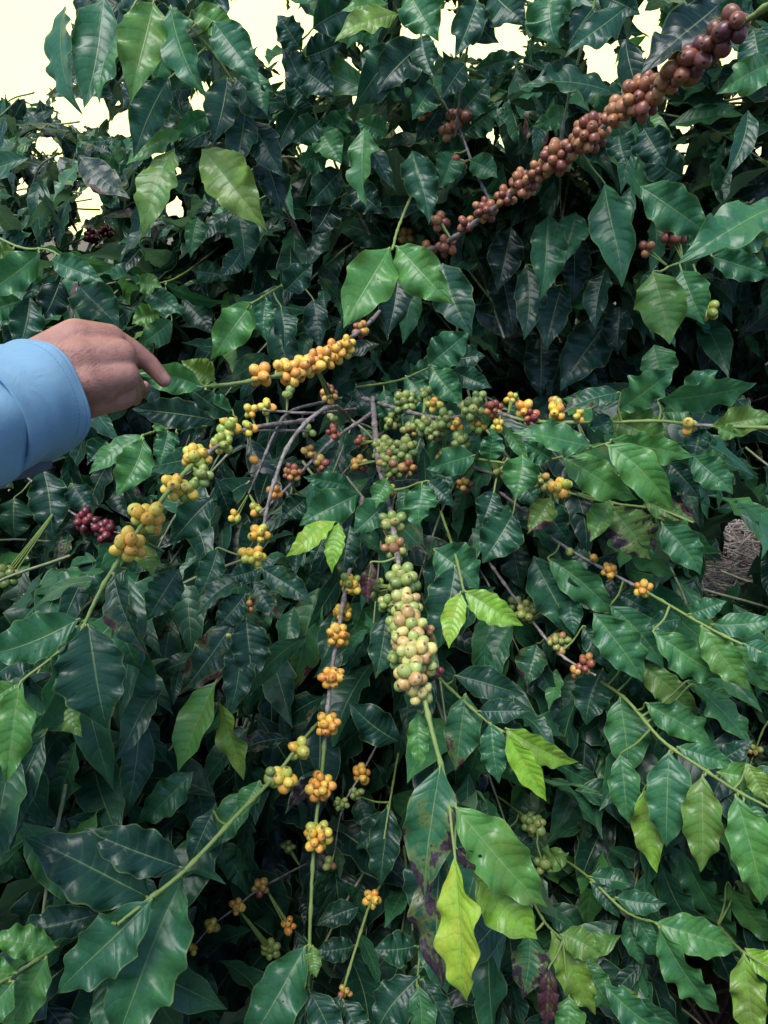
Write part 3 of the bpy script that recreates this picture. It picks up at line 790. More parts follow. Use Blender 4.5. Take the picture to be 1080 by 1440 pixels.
# --- leaves with red scorch
B(SA, LT, [(800, 690, 1.05), (865, 708, .94), (925, 716, .90), (975, 735, .88)], [2, 1.8, 1.6, 1.3], 0,
  [(858, 712, 918, 790, 66, dict(t='o', burn=.75, o=-.02)), (922, 725, 1016, 780, 32, dict(t='m')), (930, 735, 986, 808, 50, dict(t='m')), (905, 700, 982, 735, 34, dict(t='o', burn=.8)), (870, 742, 952, 814, 28, dict(t='m')),
   (975, 640, 1032, 694, 46, dict(t='m', o=-.02)), (980, 642, 1030, 648, 26, dict(t='m')), (940, 650, 985, 700, 40, dict(t='d', o=.05)), (915, 660, 985, 665, 30, dict(t='d', o=.08))])
# --- thin branch crossing to lower right
B(SA, FB, [(700, 690, 1.15), (745, 725, 1.04), (790, 766, .99), (860, 806, .95), (905, 830, .92), (960, 862, .87), (1010, 890, .83), (1070, 918, .80)], [2.6, 2.4, 2.2, 2, 1.9, 1.8, 1.8, 1.6], [1, 1, 1, .8, .5, 0, 0, 0],
  [(968, 864, 1022, 845, 30, dict(t='m', asp=.5)), (1000, 878, 1092, 872, 36, dict(t='m')), (985, 880, 1056, 972, 46, dict(t='o', s=-1)), (1045, 905, 1110, 930, 34, dict(t='m')), (918, 888, 1028, 952, 52, dict(t='g', o=-.02)),
   (870, 835, 920, 862, 36, dict(t='d', o=.03)), (770, 785, 868, 868, 48, dict(t='m', o=-.02)), (858, 852, 934, 940, 52, dict(t='m', o=.01)), (1020, 895, 1085, 975, 40, dict(t='m', o=.02)), (960, 870, 905, 885, 30, dict(t='d', o=.06)),
   (890, 765, 960, 790, 36, dict(t='d', o=.1))],
  [(803, 777, 2, 5.5, 'G'), (837, 783, 2, 6, 'O'), (857, 803, 9, 6, 'O'), (904, 827, 9, 6.4, 'O')])
B(SA, FB, [(680, 780, 1.15), (705, 815, 1.05), (755, 882, 1.0), (790, 922, .97), (838, 950, .95)], [2.6, 2.4, 2.1, 1.8, 1.5], 1,
  [(750, 782, 806, 898, 66, dict(t='d', o=-.06)), (800, 830, 808, 894, 34, dict(t='d', o=-.03)), (718, 750, 735, 830, 44, dict(t='d')), (755, 905, 740, 965, 44, dict(t='d', burn=.6, o=.03)), (835, 862, 905, 960, 60, dict(t='m', o=-.04)),
   (820, 880, 870, 945, 34, dict(t='d'))],
  [(742, 860, 17, 6.6, 'G'), (786, 903, 16, 6.6, 'N'), (823, 934, 9, 7, 'B'), (808, 948, 3, 6, 'B'), (825, 855, 10, 5, 'G', .03), (725, 850, 6, 6, 'G', .05)])
# --- right lower branch
B(SA, LT, [(790, 930, 1.1), (870, 975, .96), (930, 1040, .89), (990, 1082, .85), (1036, 1112, .81), (1100, 1145, .77)], [2.6, 2.4, 2.2, 2, 1.8, 1.6], [.8, .2, 0, 0, 0, 0],
  [(848, 940, 824, 1020, 54, dict(t='d', asp=.6)), (872, 980, 884, 1092, 62, dict(t='m', asp=.5)), (941, 1056, 937, 1192, 66, dict(t='m', burn=.2)), (988, 1090, 986, 1228, 54, dict(t='o', burn=.2)), (905, 1110, 924, 1228, 44, dict(t='q', o=.02)),
   (872, 1060, 884, 1160, 44, dict(t='m', o=.02)), (1034, 1118, 1072, 1275, 62, dict(t='b', o=-.02)), (1008, 1086, 1095, 1105, 38, dict(t='b')), (908, 988, 1002, 1050, 48, dict(t='m', o=-.02)), (952, 1050, 1036, 1078, 32, dict(t='m')),
   (972, 962, 1058, 1046, 34, dict(t='m', s=-1)), (900, 930, 985, 1002, 42, dict(t='o', o=-.01)), (965, 958, 1030, 980, 28, dict(t='m')), (880, 925, 918, 990, 46, dict(t='d', o=.02)), (1040, 1130, 1100, 1190, 44, dict(t='m')),
   (1000, 1075, 1060, 1040, 30, dict(t='d', o=.05)), (930, 1045, 990, 1110, 40, dict(t='d', o=.06)), (1050, 1075, 1080, 1130, 30, dict(t='q', o=.0))], label='leafy branch of olive and light green leaves')
B(SA, LT, [(780, 1200, 1.05), (826, 1232, .95), (880, 1282, .9), (930, 1300, .85)], [2, 1.8, 1.6, 1.2], 0,
  [(921, 1298, 1042, 1336, 52, dict(t='g')), (926, 1303, 1013, 1430, 44, dict(t='m')), (828, 1232, 892, 1246, 34, dict(t='d')), (865, 1262, 938, 1270, 32, dict(t='d')), (830, 1240, 872, 1292, 26, dict(t='d')), (890, 1285, 940, 1350, 30, dict(t='m', o=.03)),
   (880, 1290, 905, 1360, 30, dict(t='m', o=.04)), (960, 1200, 1040, 1330, 44, dict(t='m', o=.1)), (930, 1215, 1000, 1330, 40, dict(t='d', o=.08))])
B(SA, LT, [(735, 1240, 1.0), (765, 1295, .88), (792, 1322, .84)], [2, 1.7, 1.2], 0,
  [(775, 1310, 838, 1428, 48, dict(t='q', burn=.2)), (788, 1314, 848, 1344, 42, dict(t='o')), (772, 1360, 768, 1445, 32, dict(t='p')), (745, 1312, 735, 1405, 50, dict(t='m', burn=.75)), (848, 1382, 945, 1455, 42, dict(t='m', o=.02)),
   (820, 1350, 860, 1420, 46, dict(t='m', o=.05)), (800, 1400, 795, 1475, 44, dict(t='g')), (870, 1385, 905, 1450, 36, dict(t='o', o=.05))])
B(SA, LT, [(1010, 1300, .92), (1042, 1336, .82), (1100, 1370, .78)], [1.8, 1.6, 1.4], 0,
  [(1046, 1340, 1062, 1475, 48, dict(t='q', burn=.2)), (1048, 1334, 1116, 1385, 36, dict(t='q')), (1022, 1240, 1094, 1330, 32, dict(t='g')), (1035, 1240, 1090, 1262, 34, dict(t='q')), (1000, 1290, 1050, 1250, 30, dict(t='m', o=.04))])
# --- sprays at the foot of the picture
B(SA, LT, [(600, 1270, 1.05), (592, 1330, .95), (586, 1385, .9)], [2, 1.8, 1.3], 0,
  [(590, 1372, 528, 1458, 62, dict(t='d')), (594, 1376, 640, 1460, 36, dict(t='d')), (588, 1385, 590, 1470, 40, dict(t='m')), (585, 1330, 525, 1335, 46, dict(t='d')), (596, 1330, 645, 1390, 36, dict(t='d'))])
B(SA, LT, [(560, 1060, 1.1), (548, 1130, 1.0), (540, 1180, .97)], [1.8, 1.5, 1.2], 0,
  [(545, 1132, 535, 1248, 46, dict(t='d')), (505, 1275, 445, 1302, 34, dict(t='d', o=.02, burn=.5)), (545, 1140, 500, 1195, 36, dict(t='d', o=.05)), (505, 1120, 520, 1170, 34, dict(t='d', o=.05))])
B(SA, FB, [(560, 1210, 1.1), (525, 1262, 1.0), (505, 1318, .95), (480, 1402, .9), (470, 1450, .88)], [2, 2, 1.9, 1.8, 1.5], [.5, 0, 0, 0, 0],
  [(480, 1400, 452, 1470, 40, dict(t='d')), (482, 1405, 515, 1475, 40, dict(t='d')), (500, 1330, 440, 1340, 32, dict(t='d', o=.04))], [(523, 1264, 8, 6.4, 'O'), (486, 1396, 5, 6, 'B')])
B(SA, FB, [(545, 1020, 1.1), (510, 1085, 1.02), (482, 1135, 1.0), (470, 1200, 1.02)], [1.6, 1.5, 1.3, 1], .6, clusters=[(508, 1088, 9, 6.8, 'O'), (500, 1116, 8, 5, 'G'), (478, 1130, 10, 4.6, 'G'), (465, 1215, 3, 6, 'N')])
B(SA, FB, [(430, 1215, 1.12), (365, 1250, 1.03), (332, 1276, 1.0), (298, 1302, .98), (268, 1335, .97)], [1.6, 1.5, 1.3, 1, 1], .7,
  clusters=[(366, 1248, 8, 6, 'B'), (333, 1274, 6, 6, 'O'), (299, 1302, 5, 6, 'M'), (270, 1334, 4, 5.4, 'Y'), (405, 1190, 6, 5, 'G'), (405, 1302, 6, 6, 'O'), (380, 1335, 9, 6, 'G', .04)])
B(SA, FB, [(700, 1120, 1.1), (750, 1160, 1.0), (756, 1190, .98), (766, 1222, .96)], [1.6, 1.5, 1.3, 1], .2,
  [(765, 1215, 800, 1200, 34, dict(t='o')), (715, 1165, 752, 1200, 32, dict(t='d'))], [(750, 1160, 15, 6.8, 'G'), (765, 1216, 6, 7.4, 'G')])
B(SA, FB, [(1120, 980, 1.0), (1080, 1015, 1.0), (1062, 1056, 1.0), (1052, 1085, 1.0)], [1.6, 1.4, 1.2, 1], .3, clusters=[(1062, 1056, 7, 5, 'N')])

# --- the tall shrub: copper branch
B(SB, FB, [(560, 365, 1.35), (620, 345, 1.12), (690, 297, 1.0), (740, 256, .93), (832, 192, .84), (900, 135, .76), (978, 82, .69), (1060, 22, .64), (1120, -20, .6)], [4.5, 4, 3.8, 3.6, 3.3, 3.2, 3, 2.8, 2.6], [1] * 6 + [.5, .2, 0],
  [(850, 258, 876, 402, 58, dict(t='m', o=.05)), (900, 262, 1002, 332, 60, dict(t='m', o=.06, wave=.3)), (1012, 4, 900, 108, 62, dict(t='k', o=.06)), (880, 10, 795, 75, 46, dict(t='d', o=.1)), (858, 128, 732, 122, 36, dict(t='d', o=.12)),
   (800, 158, 748, 178, 30, dict(t='g', o=.12)), (1088, 88, 1008, 132, 48, dict(t='g', o=.08)), (1105, 285, 955, 368, 60, dict(t='m', o=.0)), (1000, 60, 930, 60, 50, dict(t='d', o=.12)), (960, 250, 900, 210, 50, dict(t='d', o=.25)),
   (1060, 40, 1080, 110, 50, dict(t='d', o=.1)), (1060, 15, 985, 22, 44, dict(t='d', o=.1)), (905, 180, 935, 235, 52, dict(t='d', o=.14)), (870, 190, 880, 235, 40, dict(t='d', o=.14))],
  [(683, 296, 15, 6.8, 'C'), (710, 277, 9, 6.6, 'C'), (760, 240, 9, 7, 'C'), (808, 204, 9, 7.6, 'C'), (736, 258, 24, 7, 'C'), (784, 222, 24, 8.2, 'C'), (831, 187, 27, 8.6, 'C'), (866, 160, 12, 8.5, 'C'), (901, 137, 27, 10, 'C'), (935, 114, 8, 10, 'C'), (962, 96, 11, 12, 'C'), (982, 80, 7, 12.5, 'T'), (1010, 54, 6, 12.5, 'T'), (1035, 34, 5, 13, 'T'), (655, 314, 6, 6.6, 'C'), (628, 346, 8, 7.4, 'C'), (598, 352, 6, 7, 'C'),
   (570, 332, 6, 6.6, 'B', .02), (618, 312, 6, 7, 'C', .02)], 'branch crowded with coppery red cherries rising toward the sky')
B(SB, FB, [(690, 285, 1.1), (668, 240, 1.1), (645, 180, 1.1), (610, 120, 1.08), (590, 40, 1.05)], [2.6, 2.4, 2.2, 2, 1.6], [1, 1, .8, .3, 0],
  [(580, 212, 603, 316, 48, dict(t='d', o=-.05)), (640, 215, 618, 265, 40, dict(t='m')), (660, 225, 700, 250, 36, dict(t='g')), (610, 120, 580, 168, 42, dict(t='m')), (605, 110, 545, 90, 40, dict(t='d')), (595, 60, 530, 130, 60, dict(t='d')),
   (592, 50, 612, 110, 40, dict(t='d')), (570, 70, 495, 155, 60, dict(t='d')), (512, 180, 515, 292, 40, dict(t='m', o=-.03)), (640, 170, 690, 110, 50, dict(t='d')), (650, 190, 700, 150, 44, dict(t='d', o=.05)), (620, 150, 585, 200, 44, dict(t='d', o=.05)),
   (660, 210, 610, 215, 40, dict(t='d', o=.08)), (545, 190, 500, 170, 36, dict(t='g')), (560, 20, 470, 55, 34, dict(t='q', o=-.1)), (545, 5, 480, 15, 24, dict(t='o', o=-.08))],
  [(646, 162, 6, 8.6, 'C'), (633, 184, 5, 7.6, 'C'), (640, 232, 4, 7.5, 'C'), (598, 160, 3, 6.5, 'B')])
B(SB, LT, [(800, 240, 1.0), (790, 195, .95), (806, 110, .92), (834, 10, .9), (850, -60, .88)], [2.4, 2.2, 2, 1.8, 1.6], [.8, .6, .5, .3, 0],
  [(775, -15, 786, 66, 62, dict(t='m', asp=.6)), (835, 10, 800, 60, 40, dict(t='d')), (832, 15, 880, 55, 50, dict(t='k', o=.05)), (812, 90, 745, 130, 40, dict(t='d')), (840, -10, 900, 20, 46, dict(t='d'))])
B(SB, LT, [(640, 190, 1.1), (655, 80, 1.0), (672, -10, .95)], [2.2, 2, 1.6], [.8, .4, 0],
  [(575, -14, 616, 56, 64, dict(t='m')), (672, 0, 640, 80, 46, dict(t='d')), (665, 20, 700, 60, 40, dict(t='d')), (668, 100, 740, 80, 30, dict(t='d')), (690, -15, 740, 35, 60, dict(t='d')), (655, 90, 620, 140, 40, dict(t='d'))])
# --- dark leaves round the hollow
B(SB, LT, [(800, 250, 1.35), (790, 310, 1.25), (780, 400, 1.22)], [2.4, 2, 1.4], [.8, .5, 0],
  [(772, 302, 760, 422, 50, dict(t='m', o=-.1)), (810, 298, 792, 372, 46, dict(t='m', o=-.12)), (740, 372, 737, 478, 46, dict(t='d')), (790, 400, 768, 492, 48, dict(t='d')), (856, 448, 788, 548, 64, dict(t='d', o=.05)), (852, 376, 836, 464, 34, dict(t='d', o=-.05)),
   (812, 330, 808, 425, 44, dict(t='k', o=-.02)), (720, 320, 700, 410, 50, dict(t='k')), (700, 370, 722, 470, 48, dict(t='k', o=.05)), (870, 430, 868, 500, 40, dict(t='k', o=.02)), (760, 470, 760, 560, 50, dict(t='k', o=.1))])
B(SB, LT, [(1060, 280, 1.2), (1000, 350, 1.05), (940, 375, .98)], [2.4, 2, 1.4], [.6, .2, 0],
  [(918, 382, 942, 484, 70, dict(t='o', asp=.6, fold=.15)), (958, 380, 990, 456, 54, dict(t='g', asp=.6)), (1010, 345, 1085, 330, 40, dict(t='m')), (1000, 360, 1090, 390, 40, dict(t='m')), (1040, 300, 1100, 350, 46, dict(t='o')), (965, 345, 1020, 310, 40, dict(t='m', o=.06)),
   (930, 380, 905, 420, 30, dict(t='d', o=.04)), (920, 485, 935, 545, 50, dict(t='m', o=.15))],
  [(948, 328, 12, 8, 'C'), (997, 436, 5, 8, 'M'), (910, 350, 3, 7, 'C')])
# --- backlit shoot at the upper left
B(SB, LT, [(420, 330, 1.2), (385, 255, 1.1), (352, 165, 1.03), (312, 92, .99), (268, 38, .96), (225, 0, .95), (180, -30, .95)], [3.2, 3, 2.6, 2.3, 2, 1.8, 1.6], [1, .8, .5, 0, 0, 0, 0],
  [(92, 8, 109, 160, 36, dict(t='m', o=.0)), (146, -4, 118, 152, 64, dict(t='m', burn=.2)), (216, 2, 184, 142, 66, dict(t='o', o=-.03)), (168, 38, 137, 142, 34, dict(t='g')), (240, 8, 285, 134, 48, dict(t='m', o=-.04)), (270, 15, 340, 60, 40, dict(t='o')),
   (300, 30, 365, 118, 54, dict(t='m', o=-.03)), (238, 110, 188, 222, 52, dict(t='d')), (256, 184, 176, 230, 28, dict(t='b', o=-.03)), (246, 208, 200, 332, 46, dict(t='o', o=-.05)), (284, 210, 373, 322, 68, dict(t='o', o=-.06)), (335, 292, 345, 378, 46, dict(t='d')),
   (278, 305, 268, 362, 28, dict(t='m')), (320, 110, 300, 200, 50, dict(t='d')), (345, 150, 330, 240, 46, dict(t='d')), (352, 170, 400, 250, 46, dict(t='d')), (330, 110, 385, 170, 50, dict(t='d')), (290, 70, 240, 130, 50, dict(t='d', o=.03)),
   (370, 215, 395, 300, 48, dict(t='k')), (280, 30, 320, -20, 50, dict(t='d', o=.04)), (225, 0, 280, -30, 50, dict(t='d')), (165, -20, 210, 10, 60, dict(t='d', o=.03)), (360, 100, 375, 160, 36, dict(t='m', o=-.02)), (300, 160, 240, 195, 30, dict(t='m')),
   (240, 70, 215, 120, 30, dict(t='m', o=.02)), (310, 240, 300, 300, 40, dict(t='d', o=.04))], label='leafy shoot of drooping leaves lit through by the sky')
B(SB, LT, [(520, 330, 1.25), (480, 250, 1.2), (440, 150, 1.15), (420, 60, 1.12)], [2.6, 2.2, 1.8, 1.4], [.8, .4, 0, 0],
  [(462, 218, 418, 226, 38, dict(t='m')), (440, 150, 395, 60, 40, dict(t='d')), (440, 150, 400, 110, 44, dict(t='d')), (450, 170, 410, 200, 40, dict(t='d')), (470, 220, 520, 200, 40, dict(t='m')), (430, 80, 480, 60, 46, dict(t='d')), (430, 100, 470, 130, 50, dict(t='d')),
   (450, 180, 480, 230, 44, dict(t='g')), (480, 240, 430, 290, 44, dict(t='d')), (490, 260, 540, 300, 44, dict(t='d')), (425, 70, 390, 20, 40, dict(t='d')), (440, 40, 500, 10, 50, dict(t='d')), (460, 200, 490, 150, 40, dict(t='m')), (470, 280, 440, 330, 46, dict(t='k'))])
# --- leaf by the held branch
B(SB, LT, [(430, 380, 1.2), (390, 405, 1.08), (352, 428, .98)], [2.2, 1.8, 1.4], 0,
  [(357, 424, 297, 506, 52, dict(t='b')), (330, 450, 326, 524, 24, dict(t='o', o=.03)), (375, 420, 375, 480, 30, dict(t='m')), (395, 430, 400, 490, 36, dict(t='d')), (400, 410, 440, 370, 40, dict(t='d')), (340, 350, 310, 390, 30, dict(t='d', o=.03)), (440, 420, 450, 490, 36, dict(t='d')),
   (385, 440, 415, 545, 44, dict(t='d', o=.08))])
# --- the dark shrub behind the hand
B(SL, LT, [(330, 330, 1.5), (250, 390, 1.35), (190, 400, 1.25)], [2.6, 2.2, 1.6], [.8, .3, 0],
  [(206, 410, 256, 442, 34, dict(t='m')), (232, 400, 320, 426, 20, dict(t='m')), (242, 450, 190, 488, 36, dict(t='m', burn=.5)), (195, 398, 228, 404, 30, dict(t='o')), (225, 440, 185, 455, 34, dict(t='o', o=.04)), (255, 420, 300, 470, 40, dict(t='d', o=.06)), (270, 380, 330, 395, 30, dict(t='m'))])
B(SL, LT, [(-60, 300, 1.5), (20, 345, 1.3), (70, 352, 1.2), (110, 380, 1.2)], [2.6, 2.2, 1.8, 1.4], [.8, .3, 0, 0],
  [(56, 355, -28, 416, 50, dict(t='m')), (30, 422, -25, 440, 44, dict(t='m')), (42, 418, 24, 498, 46, dict(t='d')), (58, 346, 164, 374, 22, dict(t='g')), (72, 365, 146, 396, 36, dict(t='m')), (110, 400, 168, 462, 60, dict(t='d', o=.06)), (20, 350, -20, 360, 24, dict(t='o')), (85, 395, 60, 450, 44, dict(t='k', o=.05))])
B(SA, LT, [(290, 600, 1.1), (240, 602, .96), (200, 612, .88)], [2, 1.7, 1.3], 0,
  [(202, 612, 124, 666, 32, dict(t='g')), (202, 616, 163, 698, 50, dict(t='g', o=-.01)), (236, 606, 224, 655, 28, dict(t='m')), (250, 610, 215, 640, 34, dict(t='m')), (150, 620, 125, 650, 40, dict(t='d', o=.06)), (215, 600, 245, 590, 18, dict(t='b'))])
B(SL, FB, [(-40, 600, 1.5), (60, 690, 1.25), (130, 738, 1.12), (170, 750, 1.08)], [2.6, 2.2, 1.8, 1.4], 1,
  [(60, 660, 74, 758, 56, dict(t='d', o=-.1)), (100, 680, 130, 720, 40, dict(t='d', o=-.02)), (20, 700, 20, 760, 50, dict(t='d'))], [(122, 735, 14, 7, 'D'), (150, 748, 14, 7, 'D'), (10, 812, 10, 7.4, 'G', -.15)], 'branch with dark red cherries in the shade')
B(SL, FB, [(60, 360, 2.3), (120, 335, 2.2), (160, 325, 2.1)], [3, 2.6, 2], 1, clusters=[(130, 332, 16, 4.6, 'D'), (150, 326, 10, 4.4, 'D')])
B(SR, FB, [(1130, 540, 1.9), (1070, 560, 1.75), (1045, 570, 1.7)], [2.6, 2.2, 1.6], 1, clusters=[(1049, 560, 4, 5, 'R'), (1070, 640, 2, 5, 'M')])

# ------------------------------------------------------------------ person: forearm, hand and shirt sleeve
def person():
    base = P(-420, 900, .30)
    root = thing('person', 'hand reaching in from a light blue shirt sleeve, pinching a coffee leaf', 'person', (base[0], base[1], 0.0))
    mm = lambda px, d: px / FPX * d
    caps = []

    def cap(*nodes):
        for (a, b) in zip(nodes[:-1], nodes[1:]):
            caps.append((P(*a[:3]), mm(a[3], a[2]), P(*b[:3]), mm(b[3], b[2])))
    # forearm and wrist
    cap((-330, 760, .40, 100), (-120, 645, .47, 78), (-20, 590, .535, 60), (48, 545, .595, 48))
    # back of the hand: four metacarpals side by side
    cap((40, 522, .60, 38), (108, 480, .612, 32), (152, 480, .628, 25))
    cap((50, 540, .595, 42), (114, 508, .602, 34), (168, 500, .618, 24))
    cap((58, 556, .60, 40), (120, 538, .602, 36), (172, 528, .618, 24))
    cap((70, 570, .605, 34), (126, 556, .612, 32), (166, 553, .628, 25))
    cap((108, 474, .618, 26), (140, 545, .61, 28))
    # extended finger
    cap((152, 480, .63, 24), (184, 492, .642, 16), (210, 511, .652, 13), (231, 535, .66, 10.5))
    # curled fingers
    cap((168, 502, .622, 22), (178, 522, .655, 13), (192, 540, .69, 11), (200, 552, .71, 8))
    cap((172, 528, .622, 22), (180, 542, .648, 15), (186, 556, .69, 12), (190, 562, .71, 9))
    cap((166, 553, .632, 23), (174, 560, .655, 15), (176, 562, .69, 11), (180, 562, .71, 8))
    # thumb behind, closing on the leaf
    cap((80, 570, .64, 26), (130, 560, .69, 18), (175, 552, .73, 13), (196, 546, .745, 10), (203, 543, .75, 8))
    mb = MB()
    k = 18
    for a, ra, b, rb in caps:
        ax = unit(b - a)
        s = np.cross(ax, [0.3, 0.2, 0.93]); s = unit(s); t2 = np.cross(ax, s)
        cs, rs = [], []
        for th in np.linspace(-88, 0, 6):
            cs.append(a + ax * ra * math.sin(math.radians(th))); rs.append(ra * math.cos(math.radians(th)))
        for th in np.linspace(0, 88, 6):
            cs.append(b + ax * rb * math.sin(math.radians(th))); rs.append(rb * math.cos(math.radians(th)))
        an = np.linspace(0, 2 * math.pi, k, endpoint=False)
        V = np.array(cs)[:, None] + np.array(rs)[:, None, None] * (np.cos(an)[None, :, None] * s + np.sin(an)[None, :, None] * t2)
        mb.grid(V[:, ::-1], closed=True)
        splat(V, 2)
    ob = mb.build('body', M_SKIN, root, P(60, 545, .6))
    # close the capsule ends, fuse into one surface, relax
    import bmesh
    bm = bmesh.new(); bm.from_mesh(ob.data)
    bmesh.ops.holes_fill(bm, edges=bm.edges, sides=0)
    bmesh.ops.recalc_face_normals(bm, faces=bm.faces)
    bm.to_mesh(ob.data); bm.free()
    m = ob.modifiers.new('fuse', 'REMESH'); m.mode = 'VOXEL'; m.voxel_size = 0.0016; m.use_smooth_shade = True
    m = ob.modifiers.new('relax', 'SMOOTH'); m.factor = 0.5; m.iterations = 8
    dg = bpy.context.evaluated_depsgraph_get()
    me = bpy.data.meshes.new_from_object(ob.evaluated_get(dg))
    ob.modifiers.clear()
    ob.data = me
    if not me.materials:
        me.materials.append(M_SKIN)
    for p in me.polygons:
        p.use_smooth = True
    # nail of the extended finger, hairs of the wrist
    vs = [v.co for v in me.vertices]
    from mathutils.bvhtree import BVHTree
    bv = BVHTree.FromPolygons(vs, [p.vertices[:] for p in me.polygons])
    org = Vector(P(60, 545, .6))
    tip, prev = Vector(P(229, 532, .66)), Vector(P(211, 512, .652))
    fd = (tip - prev).normalized()
    nd = (Vector(CAMP) - tip); nd = (nd + Vector((.25, 0, .6)) * nd.length * .6).normalized()
    nd = (nd - fd * nd.dot(fd)).normalized(); sd = fd.cross(nd)
    rows = []
    for a in np.linspace(-.0052, .0062, 9):
        row = []
        for b in np.linspace(-1, 1, 9):
            w = .0040 * math.sqrt(max(.05, 1 - max(0, (abs(a) / .0066)) ** 4))
            q = tip + fd * a + sd * b * w + nd * .02
            hit = bv.ray_cast(q - org, -nd, .05)
            h = hit[0] + org if hit[0] is not None else q - nd * .015
            row.append(np.array(h + nd * (.0004 + .0002 * (1 - b * b))))
        rows.append(row)
    mb = MB(); mb.grid(np.array(rows)); mb.grid(np.array(rows)[:, ::-1] - np.array(nd) * .0004)
    mb.build('fingernail', M_NAIL, root, np.array(tip))
    mb = MB()
    g = np.random.default_rng(8)
    for i in range(420):
        px, py = g.uniform(62, 150), g.uniform(492, 575)
        if g.random() < (px - 62) / 110: continue
        q0 = Vector(P(px, py, .4)); dr = (Vector(P(px, py, .7)) - q0).normalized()
        hit = bv.ray_cast(q0 - org, dr, .5)
        if hit[0] is None: continue
        h, nn = np.array(hit[0] + org), np.array(hit[1])
        if nn @ np.array(dr) > 0: nn = -nn
        lay = unit(P(px + 14, py - 5 + g.normal(0, 5), .6) - P(px, py, .6) + nn * .003)
        l = g.uniform(.004, .009)
        tube(mb, [h, h + lay * l * .5 + nn * l * .28, h + lay * l + nn * l * .25], [.00008, .00007, .00003], 0, 3, 5)
    mb.build('arm_hair', M_HAIR, root, P(90, 530, .6))['kind'] = 'stuff'
    # sleeve
    def sleeve(cs, rs, nu, wr, seed):
        g = np.random.default_rng(seed)
        c = catmull(np.array([P(*q) for q in cs]), nu)
        r = np.interp(np.linspace(0, 1, nu), np.linspace(0, 1, len(rs)), rs)
        T = unit(np.gradient(c, axis=0))
        A = unit(np.cross(T, [0, 0, 1.0])); Bv = np.cross(T, A)
        an = np.linspace(0, 2 * math.pi, 73)[:-1]
        tt = np.linspace(0, 1, nu)[:, None]
        wob = 1 + wr * (np.sin(3 * an + 5 * tt + 1) * .5 + np.sin(5 * an - 9 * tt) * .35 + np.sin(2 * an + 23 * tt + 2) * .3 * tt + np.sin(31 * tt + an) * .35 * tt)
        for q in range(14):
            fa, ft, p0, am = g.integers(1, 6), g.uniform(-20, 20), g.uniform(0, 6.28), g.normal(0, .009 if wr < .02 else .014)
            wob = wob + am * np.sin(fa * an + ft * tt + p0)
        V = c[:, None] + (r[:, None] * wob)[..., None] * (np.cos(an)[None, :, None] * A[:, None] + np.sin(an)[None, :, None] * Bv[:, None])
        return V
    V = sleeve([(36, 566, .566), (-10, 586, .54), (-80, 618, .50), (-250, 700, .42), (-480, 800, .33)], [.0385, .0405, .0425, .050, .058], 60, .04, 3)
    mb = MB(); mb.grid(V, closed=True, uv=None); splat(V, 2)
    sl = mb.build('shirt_sleeve', M_SHIRT, root, V[0].mean(0))
    s = sl.modifiers.new('cloth', 'SOLIDIFY'); s.thickness = .0015
    V = sleeve([(58, 560, .580), (18, 573, .556), (-32, 593, .528)], [.0432, .0428, .0425], 40, .012, 4)
    mb = MB(); mb.grid(V[::-1], closed=True); splat(V, 2)
    cf = mb.build('cuff', M_CUFF, sl, V[0].mean(0))
    s = cf.modifiers.new('cloth', 'SOLIDIFY'); s.thickness = .003; s.offset = 0
    # the open placket of the cuff, hanging a little below it
    rows = []
    for t in np.linspace(0, 1, 24):
        a, b = P(72 - 110 * t, 641 + 34 * t, .575 - .05 * t), P(66 - 120 * t, 654 + 44 * t + 3 * math.sin(9 * t), .60 - .05 * t)
        rows.append([a * (1 - q) + b * q + np.array([0, 0, -.004 * math.sin(math.pi * q)]) for q in np.linspace(0, 1, 8)])
    mb = MB(); mb.grid(np.array(rows)); splat(np.array(rows), 2)
    pk = mb.build('cuff_placket', M_PLACKET, sl, np.array(rows[0][0]))
    pk['label'] = 'dark blue inner edge of the open cuff'
    s = pk.modifiers.new('cloth', 'SOLIDIFY'); s.thickness = .002


person()

# ------------------------------------------------------------------ filler foliage, one mass per shrub
GX = np.array([-400, 0, 270, 540, 810, 1080, 1480])
GY = np.array([-200, 0, 240, 480, 720, 960, 1200, 1440, 1700])
ENV = np.array([
    [2.0, 1.9, 1.15, 1.25, 1.15, 1.05, 1.05],
    [2.0, 1.9, 1.15, 1.25, 1.15, 1.05, 1.05],
    [2.0, 1.9, 1.30, 1.32, 1.28, 1.20, 1.20],
    [1.6, 1.55, 1.40, 1.60, 1.60, 1.40, 1.30],
    [1.2, 1.25, 1.22, 1.22, 1.12, 1.15, 2.0],
    [.95, .95, 1.15, 1.10, 1.05, 1.00, 1.0],
    [.85, .88, 1.10, 1.05, 1.00, .92, .90],
    [.78, .80, 1.00, 1.02, .95, .90, .88],
    [.75, .78, .98, 1.0, .95, .90, .88]])


# deep hollows between the sprays: x, y, half width, half height, extra depth
HOLLOWS = [(690, 470, 120, 80, .60), (390, 650, 100, 90, .45), (800, 420, 70, 70, .35), (120, 610, 90, 50, .3), (480, 760, 60, 60, .25), (260, 520, 70, 50, .3), (160, 770, 90, 60, .3), (380, 1000, 60, 60, .3), (250, 1060, 90, 40, .3),
           (790, 1160, 60, 90, .35), (850, 500, 60, 50, .3), (670, 900, 50, 60, .3), (330, 1350, 80, 60, .3), (630, 560, 60, 40, .2), (1040, 660, 50, 60, .3), (560, 1200, 50, 60, .25), (60, 1120, 60, 50, .3), (640, 960, 40, 40, .2),
           (540, 330, 80, 40, .2), (420, 330, 50, 50, .2), (720, 880, 60, 40, .2), (300, 850, 50, 50, .2), (430, 1270, 50, 50, .25), (900, 1250, 50, 60, .2), (650, 770, 40, 50, .2), (700, 1420, 60, 60, .2)]


